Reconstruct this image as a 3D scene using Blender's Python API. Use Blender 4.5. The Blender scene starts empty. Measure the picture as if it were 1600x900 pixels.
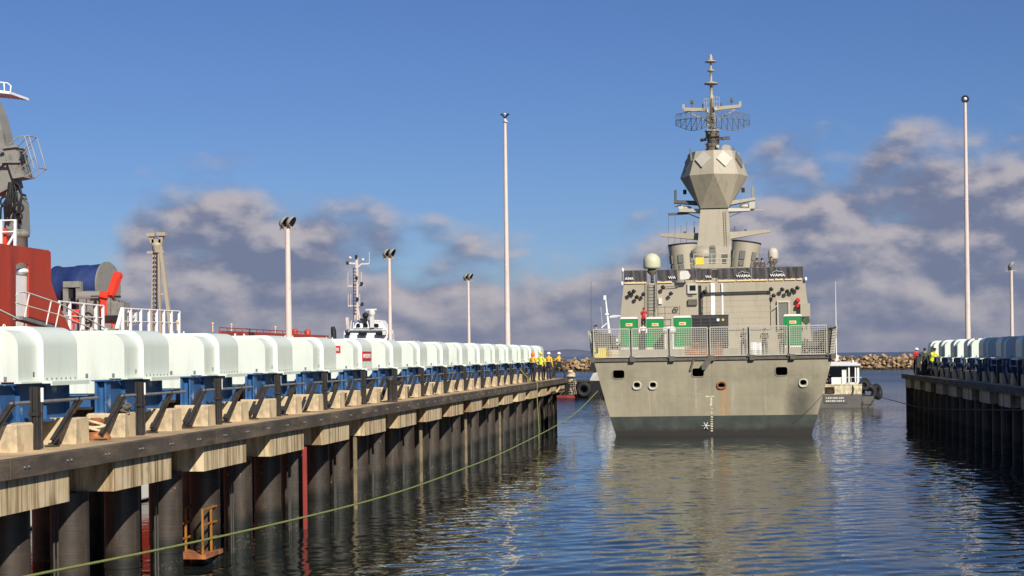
import bpy, bmesh, math, random
from mathutils import Vector, Matrix, noise as mnoise
R = math.radians
random.seed(7)
sc = bpy.context.scene
COL = sc.collection

# ------------------------------------------------------------------ camera model
F, CX, CY = 2489.0, 800.0, 556.2
EYE = Vector((0, 0, 4.8))
CAMR = Matrix.Rotation(R(8.0), 3, 'Z') @ Matrix.Rotation(R(90), 3, 'X') @ Matrix.Rotation(-0.012, 3, 'Z')
def ray(px, py):
    return CAMR @ Vector(((px - CX) / F, (CY - py) / F, -1.0))
def at(px, py, Y):
    d = ray(px, py); return EYE + d * (Y / d.y)
def atX(px, py, X):
    d = ray(px, py); return EYE + d * (X / d.x)
def atZ(px, py, Z):
    d = ray(px, py); return EYE + d * ((Z - EYE.z) / d.z)

# ------------------------------------------------------------------ materials
def lin(c):
    return tuple(((v / 255) / 12.92 if v / 255 <= 0.04045 else ((v / 255 + 0.055) / 1.055) ** 2.4) for v in c)
def nd(nt, t, **kw):
    n = nt.nodes.new(t)
    for k, v in kw.items():
        if k in n.inputs: n.inputs[k].default_value = v
        else: setattr(n, k, v)
    return n
def mix(nt, fac, a, b, blend='MIX'):
    m = nt.nodes.new('ShaderNodeMix'); m.data_type = 'RGBA'; m.blend_type = blend
    for i, v in ((0, fac), (6, a), (7, b)):
        if hasattr(v, 'is_linked') or hasattr(v, 'links'): nt.links.new(v, m.inputs[i])
        elif isinstance(v, (tuple, list)): m.inputs[i].default_value = (*v[:3], 1)
        else: m.inputs[i].default_value = v
    return m.outputs[2]
def ramp(nt, v, a, b, interp='LINEAR'):
    m = nt.nodes.new('ShaderNodeMapRange'); m.interpolation_type = interp
    nt.links.new(v, m.inputs[0]); m.inputs[1].default_value = a; m.inputs[2].default_value = b
    return m.outputs[0]
def noise(nt, co, scale, detail=4, rough=0.55, sx=(1, 1, 1)):
    mp = nt.nodes.new('ShaderNodeMapping'); mp.inputs['Scale'].default_value = sx
    nt.links.new(co, mp.inputs[0])
    n = nt.nodes.new('ShaderNodeTexNoise'); n.inputs['Scale'].default_value = scale
    n.inputs['Detail'].default_value = detail; n.inputs['Roughness'].default_value = rough
    nt.links.new(mp.outputs[0], n.inputs['Vector'])
    return n.outputs[0]
def math_(nt, op, a, b=None):
    m = nt.nodes.new('ShaderNodeMath'); m.operation = op
    for i, v in enumerate((a, b)):
        if v is None: continue
        if hasattr(v, 'links'): nt.links.new(v, m.inputs[i])
        else: m.inputs[i].default_value = v
    return m.outputs[0]
def base(name, rough=0.6, metal=0.0):
    m = bpy.data.materials.new(name); m.use_nodes = True
    nt = m.node_tree; p = nt.nodes['Principled BSDF']
    p.inputs['Roughness'].default_value = rough; p.inputs['Metallic'].default_value = metal
    co = nt.nodes.new('ShaderNodeTexCoord').outputs['Object']
    return m, nt, p, co
def M(name, col, rough=0.6, var=0.25, scale=2.0, metal=0.0, stain=None, amt=0.35, sscale=1.5, sx=(1, 1, 1), bump=0.0):
    """paint with mottling (var) and an optional second stain colour in patches or streaks"""
    m, nt, p, co = base(name, rough, metal)
    c = lin(col)
    n1 = noise(nt, co, scale, 5, 0.6)
    dark = tuple(v * (1 - var) for v in c); lite = tuple(min(1, v * (1 + var)) for v in c)
    out = mix(nt, ramp(nt, n1, 0.3, 0.7), dark, lite)
    if stain:
        n2 = noise(nt, co, sscale, 6, 0.65, sx)
        out = mix(nt, ramp(nt, n2, 0.62 - amt * 0.35, 0.72), out, lin(stain))
    nt.links.new(out, p.inputs['Base Color'])
    if bump:
        b = nt.nodes.new('ShaderNodeBump'); b.inputs['Strength'].default_value = bump; b.inputs['Distance'].default_value = 0.03
        nt.links.new(noise(nt, co, scale * 6, 6, 0.65), b.inputs['Height']); nt.links.new(b.outputs[0], p.inputs['Normal'])
    return m

MT = {}
MT['cover'] = M('cover_white', (222, 231, 218), 0.35, 0.025, 0.8, stain=(196, 204, 188), amt=0.12, sscale=1.2, sx=(3, 3, 0.4))
MT['blue'] = M('blue_paint', (50, 96, 146), 0.5, 0.2, 2.2, stain=(205, 214, 220), amt=0.12, sscale=2.2, sx=(1, 1, 0.8))
MT['blacksteel'] = M('black_steel', (52, 50, 48), 0.55, 0.3, 4, stain=(92, 68, 50), amt=0.25, sscale=5)
MT['galv'] = M('galvanised', (120, 122, 122), 0.5, 0.15, 5)
MT['concrete'] = M('block_concrete', (206, 186, 150), 0.85, 0.12, 3, stain=(128, 116, 98), amt=0.3, sscale=2.2, sx=(1, 1, 0.6), bump=0.3)
MT['deck'] = M('deck_concrete', (196, 168, 126), 0.9, 0.2, 0.8, stain=(122, 108, 88), amt=0.55, sscale=0.7, bump=0.3)
MT['fascia'] = M('fascia_timber', (80, 72, 63), 0.8, 0.35, 1.2, stain=(124, 108, 88), amt=0.4, sscale=1.3, sx=(1, 0.4, 2), bump=0.4)
MT['crosshead'] = M('stained_concrete', (206, 190, 158), 0.85, 0.14, 1.5, stain=(104, 84, 62), amt=0.75, sscale=2.6, sx=(1, 1.6, 0.12), bump=0.3)
def cross_mat():
    m, nt, p, co = base('stained_concrete', 0.85)
    a = noise(nt, co, 3.0, 5, 0.7, (1, 1.7, 0.09)); b_ = noise(nt, co, 1.2, 4, 0.6); c_ = noise(nt, co, 1.1, 4, 0.6, (1, 1.6, 0.1))
    c = mix(nt, ramp(nt, b_, .3, .7), lin((204, 182, 142)), lin((226, 208, 170)))
    c = mix(nt, math_(nt, 'MULTIPLY', ramp(nt, a, .46, .62), .85), c, lin((120, 92, 58)))
    c = mix(nt, math_(nt, 'MULTIPLY', ramp(nt, c_, .58, .66), .8), c, lin((132, 88, 48)))
    c = mix(nt, math_(nt, 'MULTIPLY', ramp(nt, b_, .6, .72), .5), c, lin((84, 74, 60)))
    nt.links.new(c, p.inputs['Base Color']); return m
MT['crosshead'] = cross_mat()
MT['white'] = M('white_paint', (232, 232, 228), 0.45, 0.05, 2)
MT['offwhite'] = M('offwhite', (214, 210, 200), 0.5, 0.08, 2)
MT['black'] = M('black_rubber', (26, 26, 26), 0.7, 0.3, 3)
MT['navy'] = M('navy', (30, 34, 48), 0.8, 0.2, 4)
MT['pole'] = M('pole_paint', (216, 200, 188), 0.45, 0.06, 1, stain=(170, 150, 136), amt=0.2, sscale=1, sx=(1, 1, 0.5))
MT['lampgrey'] = M('lamp_grey', (158, 154, 144), 0.45, 0.1, 4)
MT['glass'] = M('dark_glass', (22, 26, 32), 0.08, 0.1, 1)
MT['rust'] = M('rust', (140, 84, 48), 0.9, 0.4, 4, stain=(190, 136, 84), amt=0.3, sscale=4)
MT['ladderyellow'] = M('rusty_yellow', (192, 134, 42), 0.65, 0.2, 6, stain=(110, 58, 34), amt=0.85, sscale=3)
MT['redhull'] = M('red_hull', (180, 62, 36), 0.5, 0.1, 0.5, stain=(134, 50, 36), amt=0.45, sscale=1.6, sx=(1, 1, 0.15))
MT['orange'] = M('orange_red', (214, 62, 40), 0.5, 0.1, 2)
MT['reelblue'] = M('reel_blue', (34, 56, 112), 0.55, 0.25, 3, stain=(34, 40, 48), amt=0.6, sscale=1.2, sx=(2, .6, .6))
MT['craneg'] = M('crane_grey', (136, 136, 128), 0.55, 0.12, 1.5, stain=(96, 92, 84), amt=0.3, sscale=1.5)
MT['timber'] = M('old_timber', (128, 114, 88), 0.9, 0.25, 3, stain=(84, 74, 58), amt=0.4, sscale=2)
MT['rope'] = M('rope', (206, 190, 158), 0.9, 0.15, 8)
MT['greenrope'] = M('green_rope', (124, 130, 72), 0.9, 0.15, 8)
MT['darkrope'] = M('dark_rope', (70, 70, 66), 0.9, 0.15, 8)
MT['skin'] = M('skin', (196, 146, 118), 0.6, 0.06, 8)
MT['hivis'] = M('hivis_yellow', (214, 222, 40), 0.7, 0.08, 8)
MT['hivisy'] = M('hivis_amber', (240, 190, 40), 0.7, 0.08, 8)
MT['hiviso'] = M('hivis_orange', (240, 110, 46), 0.7, 0.08, 8)
MT['redcloth'] = M('red_cloth', (190, 34, 38), 0.75, 0.12, 8)
MT['camo'] = M('camouflage', (104, 98, 88), 0.85, 0.15, 6, stain=(60, 58, 52), amt=0.8, sscale=9)
MT['greencloth'] = M('green_cloth', (70, 84, 60), 0.85, 0.15, 6)
MT['hair'] = M('dark_hair', (36, 30, 26), 0.7, 0.2, 8)
MT['silver'] = M('reflective', (210, 212, 214), 0.35, 0.05, 8)
MT['shipgrey'] = M('ship_grey', (168, 159, 138), 0.55, 0.05, 0.7, stain=(148, 139, 118), amt=0.25, sscale=0.8, sx=(2, 2, 0.3))
MT['shipdark'] = M('ship_dark_grey', (112, 112, 104), 0.6, 0.1, 2)
MT['shiplight'] = M('ship_light_grey', (190, 185, 168), 0.55, 0.05, 2)
MT['deckgrey'] = M('flight_deck_grey', (92, 94, 92), 0.85, 0.15, 1.5)
MT['netgrey'] = M('net_grey', (176, 172, 158), 0.6, 0.08, 3)
MT['netdark'] = M('net_dark', (96, 91, 82), 0.8, 0.25, 5)
MT['dome'] = M('dome_cream', (196, 196, 164), 0.45, 0.03, 2)
MT['banner'] = M('banner_black', (58, 54, 54), 0.55, 0.25, 1.5, stain=(96, 92, 92), amt=0.35, sscale=1.6, sx=(3, 1, 0.5))
MT['cream'] = M('cream_strip', (232, 204, 150), 0.6, 0.05, 3)
MT['loogreen'] = M('toilet_green', (24, 132, 70), 0.45, 0.06, 2)
MT['genset'] = M('genset_charcoal', (58, 56, 58), 0.5, 0.1, 3)
MT['signred'] = M('sign_red', (206, 40, 40), 0.5, 0.06, 5)
MT['yellow'] = M('yellow_paint', (226, 204, 74), 0.5, 0.1, 4)
MT['rock'] = M('rock', (176, 146, 108), 0.95, 0.3, 1.2, stain=(120, 96, 70), amt=0.6, sscale=0.8, bump=0.6)
def rock_mat():
    m, nt, p, co = base('rock', .95)
    oi = nt.nodes.new('ShaderNodeObjectInfo'); ge = nt.nodes.new('ShaderNodeNewGeometry'); sz = nt.nodes.new('ShaderNodeSeparateXYZ'); nt.links.new(ge.outputs['Position'], sz.inputs[0])
    n = noise(nt, co, 1.4, 6, .65)
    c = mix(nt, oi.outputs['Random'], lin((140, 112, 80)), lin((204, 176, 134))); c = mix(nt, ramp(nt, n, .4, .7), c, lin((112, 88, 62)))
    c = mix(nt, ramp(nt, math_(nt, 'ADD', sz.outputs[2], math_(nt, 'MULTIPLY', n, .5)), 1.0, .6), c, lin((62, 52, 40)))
    nt.links.new(c, p.inputs['Base Color'])
    b = nt.nodes.new('ShaderNodeBump'); b.inputs['Strength'].default_value = .6; b.inputs['Distance'].default_value = .1; nt.links.new(noise(nt, co, 5, 5), b.inputs['Height']); nt.links.new(b.outputs[0], p.inputs['Normal'])
    return m
MT['rock'] = rock_mat()
MT['rockdark'] = M('rock_core', (66, 54, 40), 0.95, 0.3, 1.2)
MT['hill'] = M('hill_scrub', (92, 98, 116), 0.95, 0.12, 0.004)
MT['tughull'] = M('tug_hull', (30, 30, 34), 0.6, 0.25, 1)
MT['tugred'] = M('tug_antifouling', (140, 52, 44), 0.7, 0.15, 1)
MT['boatcream'] = M('boat_cream', (222, 212, 178), 0.5, 0.06, 2, stain=(112, 96, 66), amt=0.6, sscale=2.4)
MT['boatgrey'] = M('boat_grey', (92, 90, 86), 0.6, 0.15, 2)

def cover_mat():
    m, nt, p, co = base('cover_white', 0.38)
    oi = nt.nodes.new('ShaderNodeObjectInfo'); va = nt.nodes.new('ShaderNodeVectorMath'); va.operation = 'ADD'
    sca = nt.nodes.new('ShaderNodeVectorMath'); sca.operation = 'SCALE'; sca.inputs[0].default_value = (7, 13, 3); nt.links.new(oi.outputs['Random'], sca.inputs['Scale'])
    nt.links.new(co, va.inputs[0]); nt.links.new(sca.outputs[0], va.inputs[1]); q = va.outputs[0]
    s = nt.nodes.new('ShaderNodeSeparateXYZ'); nt.links.new(co, s.inputs[0])
    n = noise(nt, q, 0.7, 4, .6); st = noise(nt, q, 3.2, 6, .7, (1, 1, .1)); fi = noise(nt, q, 9, 5, .7)
    c = mix(nt, ramp(nt, n, .3, .7), lin((216, 225, 212)), lin((226, 234, 221)))
    low = ramp(nt, s.outputs[2], 1.75, 1.25)
    c = mix(nt, math_(nt, 'MULTIPLY', math_(nt, 'MULTIPLY', ramp(nt, st, .5, .72), math_(nt, 'ADD', .25, math_(nt, 'MULTIPLY', low, .6))), .5), c, lin((168, 164, 140)))
    c = mix(nt, math_(nt, 'MULTIPLY', ramp(nt, fi, .68, .76), .3), c, lin((150, 140, 116)))
    c = mix(nt, math_(nt, 'MULTIPLY', oi.outputs['Random'], .1), c, lin((190, 198, 186)))
    nt.links.new(c, p.inputs['Base Color']); return m
MT['cover'] = cover_mat()
def pile_mat():
    m, nt, p, co = base('pile_black', 0.55)
    s = nt.nodes.new('ShaderNodeSeparateXYZ'); nt.links.new(co, s.inputs[0])
    n = noise(nt, co, 2.0, 6, 0.65, (1, 1, 0.5))
    rings = noise(nt, co, 3.0, 3, 0.5, (0.3, 0.3, 14))
    c = mix(nt, ramp(nt, n, 0.3, 0.7), lin((42, 37, 32)), lin((74, 64, 54)))
    c = mix(nt, math_(nt, 'MULTIPLY', ramp(nt, rings, 0.5, 0.7), .35), c, lin((78, 72, 66)))
    run = noise(nt, co, 2.2, 6, .7, (2.4, 2.4, .14)); c = mix(nt, math_(nt, 'MULTIPLY', ramp(nt, run, .55, .7), .5), c, lin((104, 94, 80)))
    spots = noise(nt, co, 9, 2, 0.5)
    c = mix(nt, ramp(nt, spots, 0.72, 0.76), c, lin((150, 146, 134)))
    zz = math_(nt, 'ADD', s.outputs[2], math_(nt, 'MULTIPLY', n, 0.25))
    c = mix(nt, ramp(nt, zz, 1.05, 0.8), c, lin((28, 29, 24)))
    bar_ = noise(nt, co, 14, 4, .6); c = mix(nt, math_(nt, 'MULTIPLY', ramp(nt, bar_, .56, .64), ramp(nt, zz, .62, .45)), c, lin((72, 70, 60)))
    nt.links.new(c, p.inputs['Base Color'])
    b = nt.nodes.new('ShaderNodeBump'); b.inputs['Strength'].default_value = 0.15; b.inputs['Distance'].default_value = 0.03
    nt.links.new(rings, b.inputs['Height']); nt.links.new(b.outputs[0], p.inputs['Normal'])
    return m
MT['pile'] = pile_mat()

def hull_mat():
    m, nt, p, co = base('hull_grey', 0.5)
    s = nt.nodes.new('ShaderNodeSeparateXYZ'); nt.links.new(co, s.inputs[0])
    n = noise(nt, co, 0.45, 6, 0.6); n2 = noise(nt, co, 1.1, 5, 0.6, (2.5, 2.5, 0.22)); n4 = noise(nt, co, 2.4, 6, 0.7, (2.2, 2.2, 0.12))
    c = mix(nt, ramp(nt, n, 0.35, 0.65), lin((138, 131, 110)), lin((156, 149, 125)))
    c = mix(nt, ramp(nt, n2, 0.58, 0.76), c, lin((172, 162, 136)))
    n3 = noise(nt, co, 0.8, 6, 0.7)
    c = mix(nt, math_(nt, 'MULTIPLY', ramp(nt, n3, 0.56, 0.7), 0.5), c, lin((112, 106, 88)))
    c = mix(nt, math_(nt, 'MULTIPLY', ramp(nt, n4, 0.6, 0.75), 0.3), c, lin((126, 104, 76)))
    for zz_ in (2.35, 3.45):
        sz_ = math_(nt, 'ABSOLUTE', math_(nt, 'SUBTRACT', s.outputs[2], zz_)); c = mix(nt, math_(nt, 'MULTIPLY', ramp(nt, sz_, 0.025, 0.008), 0.22), c, lin((104, 102, 90)))
    fr = math_(nt, 'ABSOLUTE', math_(nt, 'SINE', math_(nt, 'MULTIPLY', s.outputs[0], math.pi / .72)))
    # cast shadow painted on the right quarter as a soft dark patch
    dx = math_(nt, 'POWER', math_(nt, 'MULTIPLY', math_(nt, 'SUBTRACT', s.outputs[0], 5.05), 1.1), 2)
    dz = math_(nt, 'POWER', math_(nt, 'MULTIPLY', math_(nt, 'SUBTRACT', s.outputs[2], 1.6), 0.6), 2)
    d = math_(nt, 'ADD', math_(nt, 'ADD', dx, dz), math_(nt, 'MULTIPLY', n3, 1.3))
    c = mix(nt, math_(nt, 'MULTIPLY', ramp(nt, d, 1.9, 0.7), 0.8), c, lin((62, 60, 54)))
    # rust run below the centre fairlead
    rx = math_(nt, 'ABSOLUTE', math_(nt, 'SUBTRACT', s.outputs[0], 0.66))
    rz = math_(nt, 'ABSOLUTE', math_(nt, 'SUBTRACT', s.outputs[2], 1.95))
    rm = math_(nt, 'MULTIPLY', ramp(nt, rx, 0.34, 0.24), ramp(nt, rz, 0.95, 0.7))
    st = noise(nt, co, 4, 5, 0.7, (3, 3, 0.25))
    c = mix(nt, math_(nt, 'MULTIPLY', rm, ramp(nt, st, 0.3, 0.65)), c, lin((160, 128, 84)))
    # weld seam in the middle
    sx = math_(nt, 'ABSOLUTE', math_(nt, 'ADD', s.outputs[0], 0.03))
    c = mix(nt, math_(nt, 'MULTIPLY', ramp(nt, sx, 0.03, 0.01), 0.5), c, lin((100, 100, 90)))
    nt.links.new(c, p.inputs['Base Color'])
    b = nt.nodes.new('ShaderNodeBump'); b.inputs['Strength'].default_value = 0.4; b.inputs['Distance'].default_value = 0.08
    nt.links.new(math_(nt, 'ADD', noise(nt, co, 0.9, 2), math_(nt, 'MULTIPLY', fr, .22)), b.inputs['Height']); nt.links.new(b.outputs[0], p.inputs['Normal'])
    return m
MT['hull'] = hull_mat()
def boot_mat():
    m, nt, p, co = base('boot_top', 0.5)
    s = nt.nodes.new('ShaderNodeSeparateXYZ'); nt.links.new(co, s.inputs[0])
    n = noise(nt, co, 1.2, 6, 0.65)
    c = mix(nt, ramp(nt, n, 0.35, 0.65), lin((46, 52, 47)), lin((66, 72, 64)))
    zz = math_(nt, 'ADD', s.outputs[2], math_(nt, 'MULTIPLY', n, 0.4))
    c = mix(nt, ramp(nt, zz, 0.75, 0.45), c, lin((40, 36, 30)))
    nt.links.new(c, p.inputs['Base Color'])
    return m
MT['boot'] = boot_mat()

# ------------------------------------------------------------------ mesh builder
class MB:
    def __init__(s): s.v = []; s.f = []; s.fm = []; s.sm = []; s.mi = 0
    def add(s, vs, fs, smooth=False):
        o = len(s.v); s.v += [Vector(v) for v in vs]
        for f in fs: s.f.append([i + o for i in f]); s.fm.append(s.mi); s.sm.append(smooth)
    def box(s, a, b):
        x0, x1 = sorted((a[0], b[0])); y0, y1 = sorted((a[1], b[1])); z0, z1 = sorted((a[2], b[2]))
        s.add([(x0, y0, z0), (x1, y0, z0), (x1, y1, z0), (x0, y1, z0), (x0, y0, z1), (x1, y0, z1), (x1, y1, z1), (x0, y1, z1)],
              [(3, 2, 1, 0), (4, 5, 6, 7), (0, 1, 5, 4), (1, 2, 6, 5), (2, 3, 7, 6), (3, 0, 4, 7)])
    def cbox(s, c, size):
        c = Vector(c); h = Vector(size) / 2; s.box(c - h, c + h)
    def bbox(s, a, b, r=0.03):
        """box with chamfered vertical and top edges"""
        x0, x1 = sorted((a[0], b[0])); y0, y1 = sorted((a[1], b[1])); z0, z1 = sorted((a[2], b[2]))
        def ring(d, z): return [(x0 + d + r * (1 - 0), y0 + d, z), (x1 - d - r, y0 + d, z), (x1 - d, y0 + d + r, z), (x1 - d, y1 - d - r, z),
                                (x1 - d - r, y1 - d, z), (x0 + d + r, y1 - d, z), (x0 + d, y1 - d - r, z), (x0 + d, y0 + d + r, z)]
        vs = ring(0, z0) + ring(0, z1 - r) + ring(r * 0.8, z1)
        fs = [tuple(range(7, -1, -1)), tuple(range(16, 24))]
        for k in (0, 8):
            for i in range(8): fs.append((k + i, k + (i + 1) % 8, k + 8 + (i + 1) % 8, k + 8 + i))
        s.add(vs, fs)
    def bar(s, p, q, w=0.05, h=None, up=(0, 0, 1)):
        p, q = Vector(p), Vector(q); h = h or w; d = (q - p).normalized(); u = Vector(up)
        if abs(d.dot(u)) > 0.95: u = Vector((0, 1, 0))
        a = d.cross(u).normalized() * w / 2; b = a.cross(d).normalized() * h / 2
        s.add([p - a - b, p + a - b, p + a + b, p - a + b, q - a - b, q + a - b, q + a + b, q - a + b],
              [(3, 2, 1, 0), (4, 5, 6, 7), (0, 1, 5, 4), (1, 2, 6, 5), (2, 3, 7, 6), (3, 0, 4, 7)])
    def tube(s, pts, r, n=8, caps=True, closed=False):
        pts = [Vector(p) for p in pts]; N = len(pts); rr = r if isinstance(r, (list, tuple)) else [r] * N
        vs = []; prev = None
        for i, p in enumerate(pts):
            if closed: d = (pts[(i + 1) % N] - pts[i - 1]).normalized()
            else: d = (pts[min(i + 1, N - 1)] - pts[max(i - 1, 0)]).normalized()
            if prev is None:
                u = Vector((0, 0, 1)) if abs(d.z) < 0.9 else Vector((0, 1, 0)); a = d.cross(u).normalized()
            else: a = (prev - d * prev.dot(d)).normalized()
            prev = a; b = d.cross(a)
            for k in range(n):
                t = 2 * math.pi * k / n; vs.append(p + (a * math.cos(t) + b * math.sin(t)) * rr[i])
        fs = []
        for i in range(N if closed else N - 1):
            j = (i + 1) % N
            for k in range(n): fs.append((i * n + k, i * n + (k + 1) % n, j * n + (k + 1) % n, j * n + k))
        s.add(vs, fs, True)
        if caps and not closed:
            s.add(vs[:n], [tuple(range(n - 1, -1, -1))]); s.add(vs[-n:], [tuple(range(n))])
    def lathe(s, prof, c=(0, 0, 0), axis=(0, 0, 1), n=20, smooth=True):
        """prof: (radius, height) pairs along axis"""
        c = Vector(c); d = Vector(axis).normalized(); u = Vector((0, 0, 1)) if abs(d.z) < 0.9 else Vector((1, 0, 0))
        a = d.cross(u).normalized(); b = d.cross(a); vs = []
        for r, h in prof:
            for k in range(n):
                t = 2 * math.pi * k / n; vs.append(c + d * h + (a * math.cos(t) + b * math.sin(t)) * r)
        fs = []
        for i in range(len(prof) - 1):
            for k in range(n): fs.append((i * n + k, i * n + (k + 1) % n, (i + 1) * n + (k + 1) % n, (i + 1) * n + k))
        s.add(vs, fs, smooth)
        s.add(vs[:n], [tuple(range(n - 1, -1, -1))]); s.add(vs[-n:], [tuple(range(n))])
    def prism(s, poly, d, smooth_sides=False):
        """extrude a closed planar polygon by vector d"""
        poly = [Vector(p) for p in poly]; d = Vector(d); n = len(poly); top = [p + d for p in poly]
        s.add(poly + top, [(i, (i + 1) % n, n + (i + 1) % n, n + i) for i in range(n)], smooth_sides)
        s.add(poly, [tuple(range(n - 1, -1, -1))]); s.add(top, [tuple(range(n))])
    def loft(s, rings, caps=True, smooth=False):
        n = len(rings[0]); vs = [Vector(p) for r in rings for p in r]; fs = []
        for i in range(len(rings) - 1):
            for k in range(n): fs.append((i * n + k, i * n + (k + 1) % n, (i + 1) * n + (k + 1) % n, (i + 1) * n + k))
        s.add(vs, fs, smooth)
        if caps: s.add(rings[0], [tuple(range(n - 1, -1, -1))]); s.add(rings[-1], [tuple(range(n))])
    def sphere(s, c, r, n=10, m=6, sc=(1, 1, 1)):
        c = Vector(c); vs = []
        for i in range(m + 1):
            ph = math.pi * i / m
            for k in range(n):
                t = 2 * math.pi * k / n
                vs.append(c + Vector((r * sc[0] * math.sin(ph) * math.cos(t), r * sc[1] * math.sin(ph) * math.sin(t), r * sc[2] * math.cos(ph))))
        fs = [(i * n + k, (i + 1) * n + k, (i + 1) * n + (k + 1) % n, i * n + (k + 1) % n) for i in range(m) for k in range(n)]
        s.add(vs, fs, True)
    def torus(s, c, R_, r, axis=(0, 0, 1), n=20, m=8):
        c = Vector(c); d = Vector(axis).normalized(); u = Vector((0, 0, 1)) if abs(d.z) < 0.9 else Vector((1, 0, 0))
        a = d.cross(u).normalized(); b = d.cross(a)
        s.tube([c + (a * math.cos(2 * math.pi * k / n) + b * math.sin(2 * math.pi * k / n)) * R_ for k in range(n)], r, m, False, True)
    def hull(s, pts):
        bm = bmesh.new()
        for p in pts: bm.verts.new(p)
        g = bmesh.ops.convex_hull(bm, input=bm.verts)
        bmesh.ops.delete(bm, geom=list({e for e in g['geom_interior'] if isinstance(e, bmesh.types.BMVert)}), context='VERTS')
        bm.verts.index_update()
        s.add([v.co.copy() for v in bm.verts], [[v.index for v in f.verts] for f in bm.faces]); bm.free()
    def mesh(s, name, mats):
        me = bpy.data.meshes.new(name); me.from_pydata([tuple(v) for v in s.v], [], s.f)
        for m in (mats if isinstance(mats, (list, tuple)) else [mats]): me.materials.append(MT[m] if isinstance(m, str) else m)
        me.polygons.foreach_set('material_index', s.fm); me.polygons.foreach_set('use_smooth', s.sm)
        bm = bmesh.new(); bm.from_mesh(me); bmesh.ops.recalc_face_normals(bm, faces=bm.faces); bm.to_mesh(me); bm.free()
        me.update(); return me
    def build(s, name, mats, parent=None, label=None):
        o = bpy.data.objects.new(name, s.mesh(name, mats)); COL.objects.link(o)
        if parent: o.parent = parent
        if label: o['label'] = label
        return o
def tag(o, label, cat, group=None):
    o['label'] = label; o['category'] = cat
    if group: o['group'] = group
    return o
def thing(name, label, cat, loc=(0, 0, 0), rz=0, group=None):
    o = bpy.data.objects.new(name, None); COL.objects.link(o); o.location = loc; o.rotation_euler = (0, 0, rz); o.empty_display_size = 0.3
    return tag(o, label, cat, group)
KIDS = {}
def dup(root, loc, rz=None, label=None):
    def cp(o, par):
        c = o.copy(); COL.objects.link(c)
        if par: c.parent = par
        for ch in [x for x in bpy.data.objects if x.parent == o]: cp(ch, c)
        return c
    r = cp(root, None); r.location = loc
    if rz is not None: r.rotation_euler = (0, 0, rz)
    if label: r['label'] = label
    return r
def struct(o): o['kind'] = 'structure'; return o
def one(name, fn, mats, parent=None, label=None):
    b = MB(); fn(b); return b.build(name, mats, parent, label)
def text(name, s, width, height, m, parent, origin, xdir=(1, 0, 0), updir=(0, 0, 1), depth=0.012, bold=0.02):
    cu = bpy.data.curves.new(name, 'FONT'); cu.body = s; cu.extrude = 0.5; cu.offset = bold; cu.resolution_u = 3
    tmp = bpy.data.objects.new(name + '_tmp', cu); COL.objects.link(tmp)
    me = bpy.data.meshes.new_from_object(tmp.evaluated_get(bpy.context.evaluated_depsgraph_get()))
    bpy.data.objects.remove(tmp); bpy.data.curves.remove(cu)
    xs = [v.co.x for v in me.vertices]; ys = [v.co.y for v in me.vertices]
    x0, x1, y0, y1 = min(xs), max(xs), min(ys), max(ys)
    X = Vector(xdir).normalized(); U = Vector(updir).normalized(); N = X.cross(U); O = Vector(origin)
    for v in me.vertices:
        v.co = O + X * ((v.co.x - x0) / (x1 - x0) * width) + U * ((v.co.y - y0) / (y1 - y0) * height) + N * (v.co.z * depth)
    me.materials.clear(); me.materials.append(MT[m]); me.name = name
    o = bpy.data.objects.new(name, me); COL.objects.link(o); o.parent = parent
    return o
ORD = ['first', 'second', 'third', 'fourth', 'fifth', 'sixth', 'seventh', 'eighth', 'ninth', 'tenth', 'eleventh', 'twelfth',
       'thirteenth', 'fourteenth', 'fifteenth', 'sixteenth', 'seventeenth', 'eighteenth', 'nineteenth', 'twentieth']

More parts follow.
